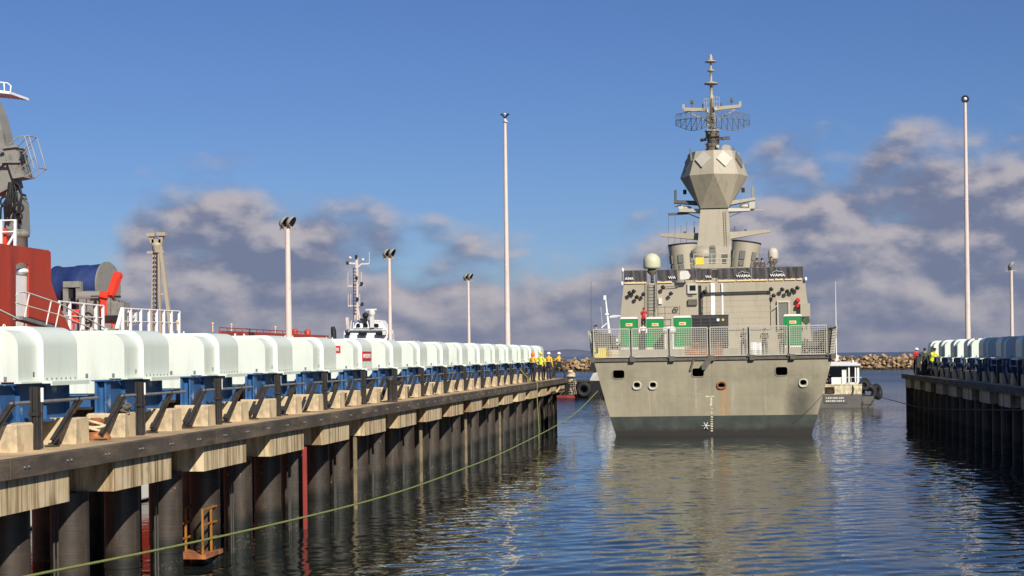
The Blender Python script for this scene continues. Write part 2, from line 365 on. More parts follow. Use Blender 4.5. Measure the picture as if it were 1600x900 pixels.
# ------------------------------------------------------------------ people
def person(name, label, loc, rz, top='hivis', low='navy', legs='navy', boots='black', hat=None, hatmat='white', arms='down', lean=0.0, step=0.0, group=None, band=False, h=1.76, sit=False):
    """one continuous skinned body facing local -Y"""
    k = h / 1.76
    T = thing(name, label, 'person', loc, rz, group)
    V = [(0, 0, .96), (0, -.02 - lean * .2, 1.14), (0, -lean * .5, 1.34), (0, -lean * .7, 1.47), (0, -lean * .85 - .01, 1.56), (0, -lean - .02, 1.64), (0, -lean - .02, 1.70)]
    Rr = [.14, .125, .15, .085, .06, .088, .085]
    cls = ['hip', 'torso', 'torso', 'torso', 'head', 'head', 'head']
    E = [(0, 1), (1, 2), (2, 3), (3, 4), (4, 5), (5, 6)]
    def chain(par, pts, rs, cs):
        for p, r_, c in zip(pts, rs, cs):
            V.append(p); Rr.append(r_); cls.append(c); E.append((par, len(V) - 1)); par = len(V) - 1
        return par
    hands = []
    for sx in (-1, 1):
        st = step * sx
        chain(0, [(.1 * sx, -st * .1, .88), (.105 * sx, -st * .55 - (.03 if st > 0 else -.02), .5 + max(0, st) * .12), (.11 * sx, -st * .8 + .02, .1 + max(0, st) * .2), (.12 * sx, -st * .8 - .14, .045 + max(0, st) * .2)],
              [.1, .068, .05, .045], ['leg', 'leg', 'foot', 'foot'])
        y0 = -lean * .66
        if arms == 'down': el, ha = (.25 * sx, y0 + .03, 1.14), (.27 * sx, y0 - .06, .9)
        elif arms == 'fold': el, ha = (.25 * sx, y0 - .06, 1.16), (.06 * sx, y0 - .24, 1.2)
        elif arms == 'rail': el, ha = (.27 * sx, y0 - .12, 1.17), (.22 * sx, y0 - .4, 1.08)
        elif arms == 'reach': el, ha = (.24 * sx, y0 - .22, 1.24), (.16 * sx, y0 - .47, 1.22)
        else: el, ha = (.33 * sx, y0 + .04, 1.2), (.17 * sx, y0 - .05, 1.0)
        chain(3, [(.19 * sx, y0, 1.43), el, ha], [.07, .047, .034], ['arm', 'arm', 'hand'])
        hands.append((Vector(el), Vector(ha)))
    me = bpy.data.meshes.new('body'); me.from_pydata([Vector(v) * k for v in V], E, [])
    o = bpy.data.objects.new('body', me); COL.objects.link(o)
    md = o.modifiers.new('s', 'SKIN'); md.use_smooth_shade = True
    for i, sv in enumerate(me.skin_vertices[0].data): sv.radius = (Rr[i] * k, Rr[i] * k * (0.72 if cls[i] in ('torso', 'hip') else 1)); sv.use_root = (i == 0)
    sd = o.modifiers.new('d', 'SUBSURF'); sd.levels = 1
    ev = bpy.data.meshes.new_from_object(o.evaluated_get(bpy.context.evaluated_depsgraph_get()))
    bpy.data.objects.remove(o)
    bm = bmesh.new(); bm.from_mesh(ev); bpy.data.meshes.remove(ev)
    b = MB(); vs = [v.co.copy() for v in bm.verts]; bm.verts.index_update()
    segs = [(Vector(V[a]) * k, Vector(V[c]) * k, cls[c]) for a, c in E]
    idx = {'head': 0, 'hand': 0, 'torso': 1, 'arm': 1, 'hip': 3, 'leg': 3, 'foot': 4}
    b.v = vs
    for f in bm.faces:
        c = f.calc_center_median(); best = None
        for p, q, cl in segs:
            d = q - p; t = max(0, min(1, (c - p).dot(d) / max(d.length_squared, 1e-9))); dd = (c - p - d * t).length
            if best is None or dd < best[0]:
                mi = idx[cl]
                if cl == 'hand': mi = 1 if t < .9 else 0
                if cl == 'foot': mi = 3 if c.z > .16 + max(0, step) * .2 else 4
                best = (dd, mi)
        mi = best[1]
        if mi == 1 and c.z < 1.2 * k and abs(c.x) < .2: mi = 2
        b.f.append([v.index for v in f.verts]); b.fm.append(mi); b.sm.append(True)
    bm.free()
    b.mi = 0
    hy = -lean - .02                                   # face: nose, ears, eyes, mouth
    b.sphere(Vector((0, hy - .092, 1.635)) * k, .016, 6, 4, (1, 1.2, 1.6))
    for sx in (-1, 1): b.sphere(Vector((.086 * sx, hy, 1.64)) * k, .02, 6, 4, (.5, 1, 1.5))
    b.mi = 4
    for sx in (-1, 1): b.sphere(Vector((.032 * sx, hy - .083, 1.665)) * k, .009, 6, 4)
    b.sphere(Vector((0, hy - .083, 1.595)) * k, .018, 6, 4, (1, .4, .35))
    b.mi = 0
    for el, ha in hands:                                # palm, four curled fingers and a thumb
        d = (ha - el).normalized(); sd_ = d.cross(Vector((0, 1, 0)) if abs(d.y) < .8 else Vector((0, 0, 1))).normalized(); pl = d.cross(sd_)
        b.tube([ha * k, (ha + d * .045) * k, (ha + d * .085) * k], [.028 * k, .036 * k, .03 * k], 8)
        for i in range(4):
            o_ = ha + d * .08 + sd_ * (-.027 + .018 * i); L = (.06, .072, .068, .052)[i]
            b.tube([o_ * k, (o_ + d * L * .55 + pl * .008) * k, (o_ + d * L * .85 + pl * .03) * k], [.0095 * k, .0085 * k, .007 * k], 5)
        o_ = ha + d * .03 + sd_ * .035
        b.tube([o_ * k, (o_ + d * .03 + sd_ * .022) * k, (o_ + d * .058 + sd_ * .02 + pl * .015) * k], [.012 * k, .010 * k, .008 * k], 5)
    b.build('body', ['skin', top, low, legs, boots], T)
    hp = Vector((0, hy + .005, 1.70)) * k
    if hat == 'helmet':
        g = MB(); g.lathe([(.125 * k, -.01), (.128 * k, .015), (.118 * k, .06), (.085 * k, .105), (.03 * k, .125)], hp, n=14)
        g.lathe([(.15 * k, -.015), (.15 * k, -.002)], hp + Vector((0, -.02, 0)), n=14); g.build('helmet', hatmat, T)
    elif hat == 'hood':
        g = MB(); g.sphere(hp + Vector((0, .02, -.05)), .13, 10, 8, (1, 1.05, 1.2)); g.build('hood', hatmat, T)
    elif hat == 'cap':
        g = MB(); g.lathe([(.1 * k, -.01), (.102 * k, .03), (.08 * k, .065), (.03 * k, .078)], hp, n=12)
        g.box(hp + Vector((-.07, -.19, -.005)), hp + Vector((.07, -.07, .008))); g.build('cap', hatmat, T)
    else:
        g = MB(); g.sphere(hp + Vector((0, .02, -.01)), .1, 10, 6, (1, 1.02, .85)); g.build('hair', 'hair', T)
    if band:
        g = MB(); g.tube([(math.cos(t) * .168 * k, math.sin(t) * .125 * k - lean * .35, 1.19 * k) for t in [i * math.pi / 6 for i in range(12)]], .022, 5, False, True)
        g.build('reflective_band', 'silver', T)
    return T

# ================================================================== SETTING
# water: one sheet out to the horizon
def water_mat():
    m, nt, p, co = base('water', 0.04)
    p.inputs['Base Color'].default_value = (*lin((30, 38, 36)), 1); p.inputs['IOR'].default_value = 1.33
    big = noise(nt, co, 0.035, 3, 0.5, (1, 0.45, 1))
    calm = ramp(nt, big, 0.42, 0.6)
    w1 = noise(nt, co, 0.75, 3, 0.5, (0.8, 1, 1)); w2 = noise(nt, co, 2.4, 3, 0.5, (0.75, 1, 1)); w3 = noise(nt, co, 0.16, 2, 0.5, (1, 0.8, 1))
    amp = math_(nt, 'ADD', 0.35, math_(nt, 'MULTIPLY', calm, 1.0))
    sp_ = nt.nodes.new('ShaderNodeSeparateXYZ'); nt.links.new(co, sp_.inputs[0]); farw = ramp(nt, sp_.outputs[1], 95, 140)
    h = math_(nt, 'ADD', math_(nt, 'MULTIPLY', math_(nt, 'MULTIPLY', math_(nt, 'MULTIPLY', w1, 0.34), amp), farw), math_(nt, 'MULTIPLY', math_(nt, 'MULTIPLY', w2, 0.016), amp))
    rgh = math_(nt, 'ADD', .035, math_(nt, 'MULTIPLY', ramp(nt, sp_.outputs[1], 110, 260), .2)); nt.links.new(rgh, p.inputs['Roughness'])
    b = nt.nodes.new('ShaderNodeBump'); b.inputs['Strength'].default_value = 1.0; b.inputs['Distance'].default_value = 1.0
    nt.links.new(h, b.inputs['Height']); nt.links.new(b.outputs[0], p.inputs['Normal'])
    return m
MT['water'] = water_mat()
import numpy as np
def axis_(a, b, st, lo, hi, g):
    mid = list(np.arange(a, b + 1e-6, st)); up = []; d = st; v = mid[-1]
    while v < hi: d *= g; v += d; up.append(v)
    dn = []; d = st; v = mid[0]
    while v > lo: d *= g; v -= d; dn.append(v)
    return np.array(dn[::-1] + mid + up)
wx = axis_(-14, 13, .15, -9000, 9000, 1.35)
near = np.arange(24, 70, .13); far = np.arange(70, 125, .2)
tail = []; v, d = 125.0, .2
while v < 14000: d *= 1.3; v += d; tail.append(v)
wyv = np.concatenate([[-600, -100, 0, 15, 20, 22.5, 23.5], near, far, tail])
GX, GY = np.meshgrid(wx, wyv)
rg = np.random.RandomState(5); Hh = np.zeros_like(GX); Hl = np.zeros_like(GX)
for k in range(70):
    lam = float(np.exp(rg.uniform(np.log(.40), np.log(1.4)))); th = rg.normal(math.pi / 2 + .25, .75); kk = 2 * math.pi / lam
    a_ = .0032 * lam ** .9 * rg.uniform(.4, 1.0) / 2.2
    fadex = 1.0
    wv = a_ * np.sin(kk * (GX * math.cos(th) + GY * math.sin(th)) + rg.uniform(0, 6.28) + .8 * np.sin(GX * .21 + k) + .8 * np.sin(GY * .17 + 2 * k))
    Hh += wv
for k in range(10):
    lam = rg.uniform(4, 9); th = rg.uniform(0, math.pi); kk = 2 * math.pi / lam
    Hl += .003 * np.sin(kk * (GX * math.cos(th) + GY * math.sin(th)) + rg.uniform(0, 6.28))
patch = np.zeros_like(GX)
for k in range(8):
    kx, ky = rg.normal(0, .16), rg.normal(0, .09); patch += np.sin(GX * kx + GY * ky + rg.uniform(0, 6.28))
patch = 1 / (1 + np.exp(-patch * 1.1))
ruff = 1 / (1 + np.exp(-(GX - 4.5) * .9)) / (1 + np.exp((GY - 84) * .12))
calm_ = np.exp(-((GX + 1.3) / 6.5) ** 2) / (1 + np.exp(-(GY - 84) * .25))
ampm = (.55 + .75 * patch + .7 * ruff) * (1 - .55 * calm_)
inside = ((GX > -14.5) & (GX < 13.5) & (GY > 22) & (GY < 126)).astype(float) * np.clip((130 - GY) / 25, 0, 1)
Z = (Hh * ampm + Hl) * inside
nyv, nxv = GX.shape
me = bpy.data.meshes.new('water'); nv = nyv * nxv
me.vertices.add(nv); me.vertices.foreach_set('co', np.stack([GX, GY, Z], -1).astype(np.float32).ravel())
ii = (np.arange(nyv - 1)[:, None] * nxv + np.arange(nxv - 1)[None, :]).ravel()
quad = np.stack([ii, ii + 1, ii + nxv + 1, ii + nxv], -1).astype(np.int32); nf = len(ii)
me.loops.add(nf * 4); me.loops.foreach_set('vertex_index', quad.ravel())
me.polygons.add(nf); me.polygons.foreach_set('loop_start', (np.arange(nf) * 4).astype(np.int32)); me.polygons.foreach_set('loop_total', np.full(nf, 4, np.int32))
me.polygons.foreach_set('use_smooth', np.ones(nf, bool)); me.materials.append(MT['water']); me.update(calc_edges=True); me.validate()
o = bpy.data.objects.new('water', me); COL.objects.link(o); struct(o)
# a low far shore
hb = MB(); pts = []
for i in range(61):
    x = -1900 + i * 55
    z = 6 + 26 * max(0, mnoise.noise(Vector((x * .0022, 3.1, 0))) + .35) + 6 * mnoise.noise(Vector((x * .01, 8, 0)))
    taper = min(1, max(0, (-330 - x) / 330)); pts.append((x, max(0.5, z * taper)))
hb.loft([[(x, 6200, -2), (x, 6350, z * .8), (x, 6500, z), (x, 6900, z * .7), (x, 7300, -2)] for x, z in pts])
struct(hb.build('hills', 'hill'))

# ------------------------------------------------------------------ breakwater
def bw_y(x): return 455 - 0.35 * (x + 20)
bk = MB(); secs = []
for i in range(48):
    x = -190 + i * 8; y = bw_y(x)
    secs.append([(x, y - 1.5, -1), (x, y + 4.2, 3.2), (x, y + 9, 3.2), (x, y + 15, -1)])
bk.loft(secs)
bw = bk.build('breakwater', 'rockdark'); tag(bw, 'long low breakwater of dark rubble carrying the tan boulders beyond the ship', 'breakwater')
def rock_mesh(i):
    rnd = random.Random(i * 13 + 1); pts = []
    for _ in range(13):
        v = Vector((rnd.gauss(0, 1), rnd.gauss(0, 1), rnd.gauss(0, 1))).normalized(); v = Vector((v.x * 1.15, v.y * .9, v.z * .75)) * rnd.uniform(.8, 1.1); pts.append(v)
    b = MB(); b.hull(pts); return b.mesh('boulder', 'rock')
rocks = [rock_mesh(i) for i in range(8)]
def bould(x, row, rnd):
    y = bw_y(x) + [-.8, .2, 1.2, 2.3, 3.4, 4.6][row] + rnd.uniform(-.4, .4); z = [-.1, .65, 1.4, 2.1, 2.75, 3.35][row] + rnd.uniform(-.25, .3)
    return (x, y, z), (rnd.uniform(-.5, .5), rnd.uniform(-.5, .5), rnd.uniform(0, 6.28)), rnd.uniform(.42, 1.05)
rnd = random.Random(3); stuffb = MB(); nb = 0
x = -110.0
while x < 95:
    vis = (-49 < x < -35) or (23 < x < 53)
    for row in range(6):
        l, rot, s_ = bould(x + rnd.uniform(-.4, .4) + (row % 2) * .75, row, rnd)
        if vis:
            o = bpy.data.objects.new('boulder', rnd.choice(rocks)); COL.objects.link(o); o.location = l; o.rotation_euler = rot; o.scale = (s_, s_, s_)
            tag(o, 'tan angular boulder piled on the breakwater beyond the ship', 'boulder', 'boulders of the breakwater'); nb += 1
        elif -75 < x < 75:
            me = rnd.choice(rocks); mt = Matrix.Translation(l) @ Matrix.Rotation(rot[2], 4, 'Z') @ Matrix.Rotation(rot[0], 4, 'X') @ Matrix.Scale(s_, 4)
            stuffb.add([mt @ v.co for v in me.vertices], [list(p.vertices) for p in me.polygons])
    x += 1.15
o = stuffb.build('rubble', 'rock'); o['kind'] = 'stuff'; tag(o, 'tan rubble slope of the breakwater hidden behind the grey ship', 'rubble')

# ------------------------------------------------------------------ piers
DZ = 3.2
def pier(s, xe, y0, y1, cross, label, name='pier'):
    """s = -1 left, +1 right; xe = x of the dock edge (positive number); inland grows with i"""
    T = thing(name, label, 'pier', (0, 0, 0))
    X = lambda i: s * (xe + i)
    one('deck', lambda b: b.box((X(.25), y0, DZ - .3), (X(6.0), y1, DZ)), 'deck', T)
    one('added_back_wall', lambda b: b.box((X(5.72), y0, -3), (X(5.98), y1, DZ - .301)), 'fascia', T) if s > 0 else None  # solid back wall added on the right so gaps between piles stay black
    y = y0
    while y < y1 - .5:
        ye = min(y + 5.15 * 2, y1)
        b = MB(); b.box((X(0), y + .012, DZ - .3), (X(.25), ye - .012, DZ + .012)); b.mi = 1
        yy = y + .5
        while yy < ye - .4:
            for d in (0, .16): b.cbox((X(-.012), yy + d, DZ - .13), (.03, .03, .03))
            yy += 1.7
        b.build('edge_beam', ['fascia', 'galv'], T); y = ye
    for yc in cross:
        b = MB(); b.box((X(.12), yc - 1.15, DZ - .88), (X(5.7), yc + 1.95, DZ - .301)); b.build('crosshead', 'crosshead', T)
        for dy in (-1.3, 1.3):
            for i in (.95, 4.9):
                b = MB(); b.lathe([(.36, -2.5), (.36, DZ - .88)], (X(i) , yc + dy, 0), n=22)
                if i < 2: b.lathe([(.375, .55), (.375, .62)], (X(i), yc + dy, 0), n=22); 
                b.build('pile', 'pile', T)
    # end beam closing the pier head
    one('end_wall', lambda b: b.box((X(.3), y1 - .35, -2.5 if s > 0 else 2.0), (X(5.7), y1 - .02, DZ - .302)), 'fascia', T)
    return T
NL = 17
L0 = 30.0; PL = 5.15
crossL = [L0 - 5.15 * 2 + 5.15 * k + .05 for k in range(18)]
pierL = pier(-1, 11.6, 14.0, 111.5, crossL, 'long concrete pier on round black piles along the left side of the dock')
crossR = [110 - 5.65 * k + 1.2 for k in range(10)]
pierR = pier(1, 11.5, 52.0, 114.7, crossR, 'dark shaded concrete pier along the right side of the dock')

# ------------------------------------------------------------------ hoists
def hood(b, s, ins, ya, yb, z0, z1, r, w=2.7, z0in=None):
    pr = []; n = 9
    pr.append((ins, z0))
    for k in range(n + 1):
        t = math.pi / 2 * k / n; pr.append((ins + r - r * math.cos(t), z1 - r + r * math.sin(t)))
    for k in range(n + 1):
        t = math.pi / 2 * k / n; pr.append((w - ins - r + r * math.sin(t), z1 - r + r * math.cos(t)))
    pr.append((w - ins, z0))
    A = [(s * i, ya, z) for i, z in pr]; B = [(s * i, yb, z) for i, z in pr]; m = len(pr)
    b.add(A + B, [(k, k + 1, m + k + 1, m + k) for k in range(m - 1)], True)
    b.add(A + B, [(m - 1, 0, m, 2 * m - 1)])
    b.add(A, [tuple(range(m))]); b.add(B, [tuple(range(m - 1, -1, -1))])
def make_hoist(s, label, group):
    T = thing('ship_lift_hoist', label, 'hoist', (0, 0, 0), 0, group); X = lambda i: s * i
    b = MB(); hood(b, s, 0, -1.55, 0, 1.23, 2.27, .37); pass
    for y in (-1.2, -.35): b.torus((X(1.35), y, 2.29), .05, .014, (1, 0, 0), 10, 5)
    b.mi = 1
    for k in range(7): b.cbox((X(-.006), -1.42 + .215 * k, 1.275), (.02, .03, .03))
    b.build('rear_hood', ['cover', 'galv'], T)
    b = MB(); hood(b, s, .105, -2.4, -1.552, 1.23, 2.19, .33)
    b.box((X(.45), -2.398, .9), (X(2.55), -2.34, 1.229)); b.mi = 1
    for z in (1.33, 1.33):
        b.cbox((X(.115), -1.75, z + .03), (.03, .05, .09))
    for i in (.35, .95, 1.75, 2.35): b.cbox((X(i), -2.405, 1.29), (.05, .03, .08))
    b.build('front_hood', ['cover', 'galv'], T)
    b = MB(); b.box((X(-.2), -1.62, 1.19), (X(.0), .12, 1.228)); b.box((X(-.2), -1.62, 1.15), (X(-.17), .12, 1.189)); b.box((X(.0), -2.5, 1.2), (X(.14), -1.63, 1.228))
    b.build('ledge', 'cover', T)
    # blue supporting frame
    b = MB(); b.box((X(.18), -3.22, .5), (X(.22), -2.98, 1.17)); b.box((X(.38), -3.24, .5), (X(.43), -2.98, 1.17)); b.box((X(.222), -3.1, .5), (X(.378), -3.07, 1.17)); b.box((X(.14), -3.26, .44), (X(.5), -2.98, .499))
    b.box((X(.12), -3.28, 1.172), (X(.5), -2.42, 1.198)); b.build('front_column', 'blue', T)
    b = MB(); b.box((X(.26), -2.975, .5), (X(.3), .05, 1.188)); b.box((X(.16), -2.95, .44), (X(.6), .05, .499))
    for y in (-2.2, -1.05, .0): b.box((X(.18), y, .5), (X(.259), y + .03, 1.15))
    b.build('side_plate', 'blue', T)
    b = MB(); b.box((X(.45), -2.75, .62), (X(2.7), -2.5, .85)); b.box((X(.45), -2.8, .852), (X(2.7), -2.45, .88)); b.build('cross_beam', 'blue', T)
    b = MB(); b.box((X(.6), -.1, .3), (X(2.5), .05, 1.19)); b.box((X(1.0), -2.0, .2), (X(2.4), -.3, 1.15)); b.build('winch_drum_box', 'blacksteel', T)
    # guide posts standing on the deck in front
    b = MB()
    for k in range(3): b.box((X(-.36 + .055 * k), -2.62 + .02 * (k % 2), .0), (X(-.32 + .055 * k), -2.48, 1.14))
    b.box((X(-.38), -2.64, .62), (X(-.19), -2.46, .68)); b.build('guide_post', 'blacksteel', T)
    b = MB(); b.tube([(X(-.24), -2.2, 0), (X(-.24), -2.2, .86)], .035, 8); b.mi = 1; b.tube([(X(-.24), -2.2, .86), (X(-.24), -2.2, 1.12)], .05, 8)
    b.build('sensor_post', ['blacksteel', 'white'], T)
    for d in (0, .16):
        b = MB(); b.tube([(X(-.5), -2.3 + d, -5.0), (X(-.5), -2.3 + d, -.3)], .022, 6); b.build('hoist_cable', 'darkrope', T)
    return T
def make_brace(s, label, group):
    T = thing('steel_brace', label, 'brace', (0, 0, 0), 0, group); X = lambda i: s * i
    one('rail', lambda b: b.tube([(X(-.2), -3.35, .86), (X(-.2), .5, .86)], .032, 8), 'galv', T)
    for y, i in ((-3.25, -.2), (-.4, -.2), (-2.6, .12), (.45, .12)):
        def f(b, y=y, i=i):
            p, q = Vector((X(i), y - 1.25, .1)), Vector((X(i), y, .86)); n = Vector((0, -.5, .86)) * .04
            b.bar(p - n, q - n, .08, .014); b.bar(p + n, q + n, .08, .014); b.bar(p, q, .016, .085)
            b.cbox(p - Vector((0, 0, .085)), (.2, .22, .03))
        one('strut', f, 'blacksteel', T)
    return T
def make_block(s, seed):
    rr = random.Random(seed); b = MB(); X = lambda i: s * i
    b.bbox((X(-.28), -.33, 0), (X(.55), .33, .5), .025)
    for v in b.v: v += Vector((rr.uniform(-.012, .012), rr.uniform(-.012, .012), rr.uniform(-.012, .012) if v.z > .1 else 0))
    return b.mesh('concrete_block', 'concrete')
blk = {s: [make_block(s, k) for k in range(4)] for s in (-1, 1)}
def row(s, xe, ys, side, grp):
    h0 = make_hoist(s, '', 'white covered ship lift hoists on the %s pier' % side); b0 = make_brace(s, '', 'steel braces under the %s hoists' % side)
    hoists = []
    for n, y in enumerate(ys):
        loc = (s * xe, y, DZ)
        o = ORD[n]
        hl = 'white rounded hoist cover on blue frame, %s from the near end of the %s pier' % (o, side)
        bl = 'black steel brace with rail under the %s white hoist of the %s pier' % (o, side)
        if n == 0: h, c = h0, b0; h.location = loc; c.location = loc; h['label'] = hl; c['label'] = bl
        else: h = dup(h0, loc, random.uniform(-.006, .006), hl); c = dup(b0, loc, label=bl)
        hoists.append(h)
        for dy, nm in ((-3.05, 'nearer'), (-.35, 'farther')):
            o2 = bpy.data.objects.new('concrete_block', random.choice(blk[s])); COL.objects.link(o2); o2.location = (s * xe + random.uniform(-.05, .05), y + dy + random.uniform(-.06, .06), DZ); o2.rotation_euler = (0, 0, random.uniform(-.03, .03))
            tag(o2, 'tan concrete block, %s of the two beside the %s white hoist of the %s pier' % (nm, o, side), 'concrete block', 'concrete blocks on the %s pier' % side)
    return hoists
hl = row(-1, 12.9, [L0 + PL * n for n in range(16)], 'left', 'l')
hr = row(1, 12.8, [110 - 5.65 * n for n in range(8, -1, -1)], 'right', 'r')
# red company signs on the sixth left cover
sg = thing('company_sign', 'red sign with white lettering on the front face of a white hoist cover', 'sign', (-12.9, L0 + PL * 5 - 2.4, DZ), 0, 'red signs on the hoist cover')
one('panel', lambda b: b.box((-1.42, -.025, 1.78), (-.54, -.003, 2.02)), 'signred', sg)
text('lettering', 'BAE SYSTEMS', .78, .105, 'white', sg, (-1.37, -.028, 1.845))
sg = thing('company_sign', 'red sign with white lettering on the dock side of a white hoist cover', 'sign', (-12.9, L0 + PL * 5 - .85, DZ), 0, 'red signs on the hoist cover')
one('panel', lambda b: b.box((.003, -.66, 1.50), (.025, .66, 1.82)), 'signred', sg)
text('lettering', 'BAE SYSTEMS', 1.1, .15, 'white', sg, (.028, -.55, 1.585), (0, 1, 0))

# ------------------------------------------------------------------ light poles
def lightpole(loc, h, label, r0=.12, r1=.075, heads=2, group='light poles on the piers'):
    T = thing('light_pole', label, 'light pole', loc, 0, group)
    def f(b):
        b.lathe([(r0 * 1.6, 0), (r0 * 1.6, .04)], n=12); b.tube([(0, 0, .04), (0, 0, h)], [r0, r1], 10)
    one('pole', f, 'pole', T)
    if heads:
        one('bracket', lambda b: (b.bar((-.3, 0, h), (.3, 0, h), .07), b.bar((0, 0, h - .1), (0, 0, h + .12), .1)), 'lampgrey', T)
        for k in range(heads):
            x = (k - (heads - 1) / 2) * .27; ax = Vector((.86, -.12, -.5)).normalized()
            H = MB(); c = Vector((x, .04 * k, h + .27))
            H.lathe([(.07, -.15), (.19, -.11), (.25, -.02), (.265, .05)], c, ax, 18); H.mi = 1; H.lathe([(.245, .052), (.245, .058)], c, ax, 18); H.mi = 0
            H.bar(c + Vector((-.03, -.2, -.06)), (x, -.03, h + .02), .035); H.bar(c + Vector((-.03, .2, -.06)), (x, .03, h + .02), .035)
            H.build('floodlight', ['lampgrey', 'glass'], T)
    return T
pb = lambda px, py, X: (lambda v: (v.x, v.y, DZ))(atX(px, 552, X))
def poleat(px, pytop, Y, label, **kw):
    p = at(px, pytop, Y); return lightpole((p.x, p.y, DZ), p.z - DZ - .45, label, **kw)
poleat(449, 340, 60, 'tall cream light pole with twin floodlights, nearest one behind the left hoists', r0=.15, r1=.1)
poleat(608, 390, 78, 'cream light pole with twin floodlights beside the white tug mast')
poleat(731.5, 428, 101, 'cream light pole with twin floodlights, farthest and smallest of the left pier')
poleat(1580, 410, 89, 'short cream light pole with one floodlight at the right edge', heads=1)
def tallmast(px0, pxt, pyt, Y, label, ring=False):
    p = at(pxt, pyt, Y); h = p.z - DZ
    T = thing('lighting_mast', label, 'mast', (p.x, p.y, DZ), 0, 'tall lighting masts')
    def f(b):
        b.lathe([(.32, 0), (.32, .05)], n=14); b.tube([(0, 0, .05), (0, 0, h - .1)], [.2, .1], 12)
    one('pole', f, 'pole', T)
    b = MB(); z = 1.2; k = 0
    while z < h - .8:
        rr = .2 - .1 * z / h
        b.bar((-rr - .07, -.02, z), (rr + .07, -.02, z), .025); z += .9
    b.build('step_rungs', 'lampgrey', T)
    if ring:
        def g(b):
            b.torus((0, -.05, h + .1), .2, .07, (0.1, 1, 0), 18, 8); b.mi = 1; b.sphere((0, -.05, h + .1), .12)
        one('beacon', g, ['black', 'white'], T)
    else:
        def g(b):
            for sx in (-1, 1): b.bar((0, 0, h - .1), (sx * .17, 0, h + .16), .1, .1); b.cbox((sx * .2, -.03, h + .17), (.16, .14, .1))
            b.mi = 1; b.lathe([(.12, -.34), (.14, -.26)], (.06, -.05, h)); b.sphere((0, 0, h + .2), .07)
        one('floodlight', g, ['black', 'white'], T)
tallmast(792, 789, 183, 103.5, 'very tall slender cream mast with dark crossed lamps behind the left hoists')
tallmast(1513, 1508, 157, 113.0, 'very tall slender cream mast with round black ended lamp above the right hoists', True)

# ================================================================== THE FRIGATE
SH = thing('frigate', 'grey naval frigate seen from astern with faceted radar mast and raised flight deck nets', 'warship')
p0 = at(1113, 552, 94.3)
SH.location = (p0.x, 94.3, 0); SH.rotation_euler = (0, R(-.3), R(.5))
SM = Matrix.Translation(SH.location) @ SH.rotation_euler.to_matrix().to_4x4()
SMI = SM.inverted(); EL = SMI @ EYE; SMR = SMI.to_3x3()
def S(px, py, y):
    d = SMR @ ray(px, py); return EL + d * ((y - EL.y) / d.y)
def SW(px, py, y): return SM @ S(px, py, y)
def SZ(px, y, z):
    q = S(px, 552, y); return Vector((q.x, y, z))
DK = 4.52                                    # flight deck height
# hull
stn = [(0, 6.97, 6.06, 5.70, DK), (20, 7.25, 6.6, 6.3, DK), (50, 7.4, 7.0, 6.8, DK), (62, 7.4, 6.9, 6.7, DK), (80, 6.7, 5.6, 5.2, 5.4), (98, 4.4, 3.0, 2.6, 6.4), (112, .5, .25, .2, 7.2)]
ZB = 1.15
h = MB(); h.loft([[(-d, y, z), (-bt, y, ZB), (bt, y, ZB), (d, y, z)] for y, d, bt, wl, z in stn]); 
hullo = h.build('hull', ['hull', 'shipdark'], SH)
h = MB(); h.loft([[(-bt, y, ZB - .004), (-wl, y, 0), (-wl * .85, y, -1.6), (wl * .85, y, -1.6), (wl, y, 0), (bt, y, ZB - .004)] for y, d, bt, wl, z in stn]); h.build('boot_top', 'boot', SH)
one('flight_deck', lambda b: b.box((-6.9, .02, DK + .004), (6.9, 24.95, DK + .05)), 'deckgrey', SH)
one('deck_step', lambda b: b.box((-6.6, 11.0, DK + .051), (6.6, 24.95, DK + .62)), 'shipgrey', SH)
# mooring ports and fairleads are cut into the transom
def rrect(px, py, w, hh, r=.12, y=-.3, n=4):
    c = S(px, py, 0); pts = []
    for cx, cz, a0 in ((w / 2 - r, hh / 2 - r, 0), (-w / 2 + r, hh / 2 - r, 90), (-w / 2 + r, -hh / 2 + r, 180), (w / 2 - r, -hh / 2 + r, 270)):
        for k in range(n + 1):
            t = R(a0 + 90 * k / n); pts.append((c.x + cx + r * math.cos(t), y, c.z + cz + r * math.sin(t)))
    return pts
cut = MB(); rims = []
for px, py in ((966.5, 585), (1090.5, 582), (1221, 580)):
    cut.prism(rrect(px, py, .66, .46), (0, 1.6, 0)); rims.append((px, py, .66, .46, .12, False))
for px, py in ((995, 602), (1020, 602), (1255, 598)):
    cut.prism(rrect(px, py - .6, .34, .26, .125), (0, .9, 0)); rims.append((px, py, .40, .34, .16, True))
cut.prism(rrect(1127, 601.5, .40, .26, .125), (0, .9, 0))
co_ = cut.build('cutter', 'shipdark', SH); bpy.context.view_layer.update()
md = hullo.modifiers.new('b', 'BOOLEAN'); md.object = co_; md.operation = 'DIFFERENCE'; md.solver = 'EXACT'
hullo.data.materials.append(MT['black'])
bpy.context.view_layer.update()
nm = bpy.data.meshes.new_from_object(hullo.evaluated_get(bpy.context.evaluated_depsgraph_get())); hullo.modifiers.clear(); hullo.data = nm; nm.name = 'hull'
bpy.data.objects.remove(co_)
for p in nm.polygons:
    if 0.01 < p.center.y < 1.7 and abs(p.center.x) < 5.9 and p.area < 1.2 and 1.2 < p.center.z < 4.4: p.material_index = 1
if len(nm.materials) < 2: nm.materials.append(MT['shipdark'])
nm.materials[1] = MT['black']  # pocket insides coloured black, painting in their shade
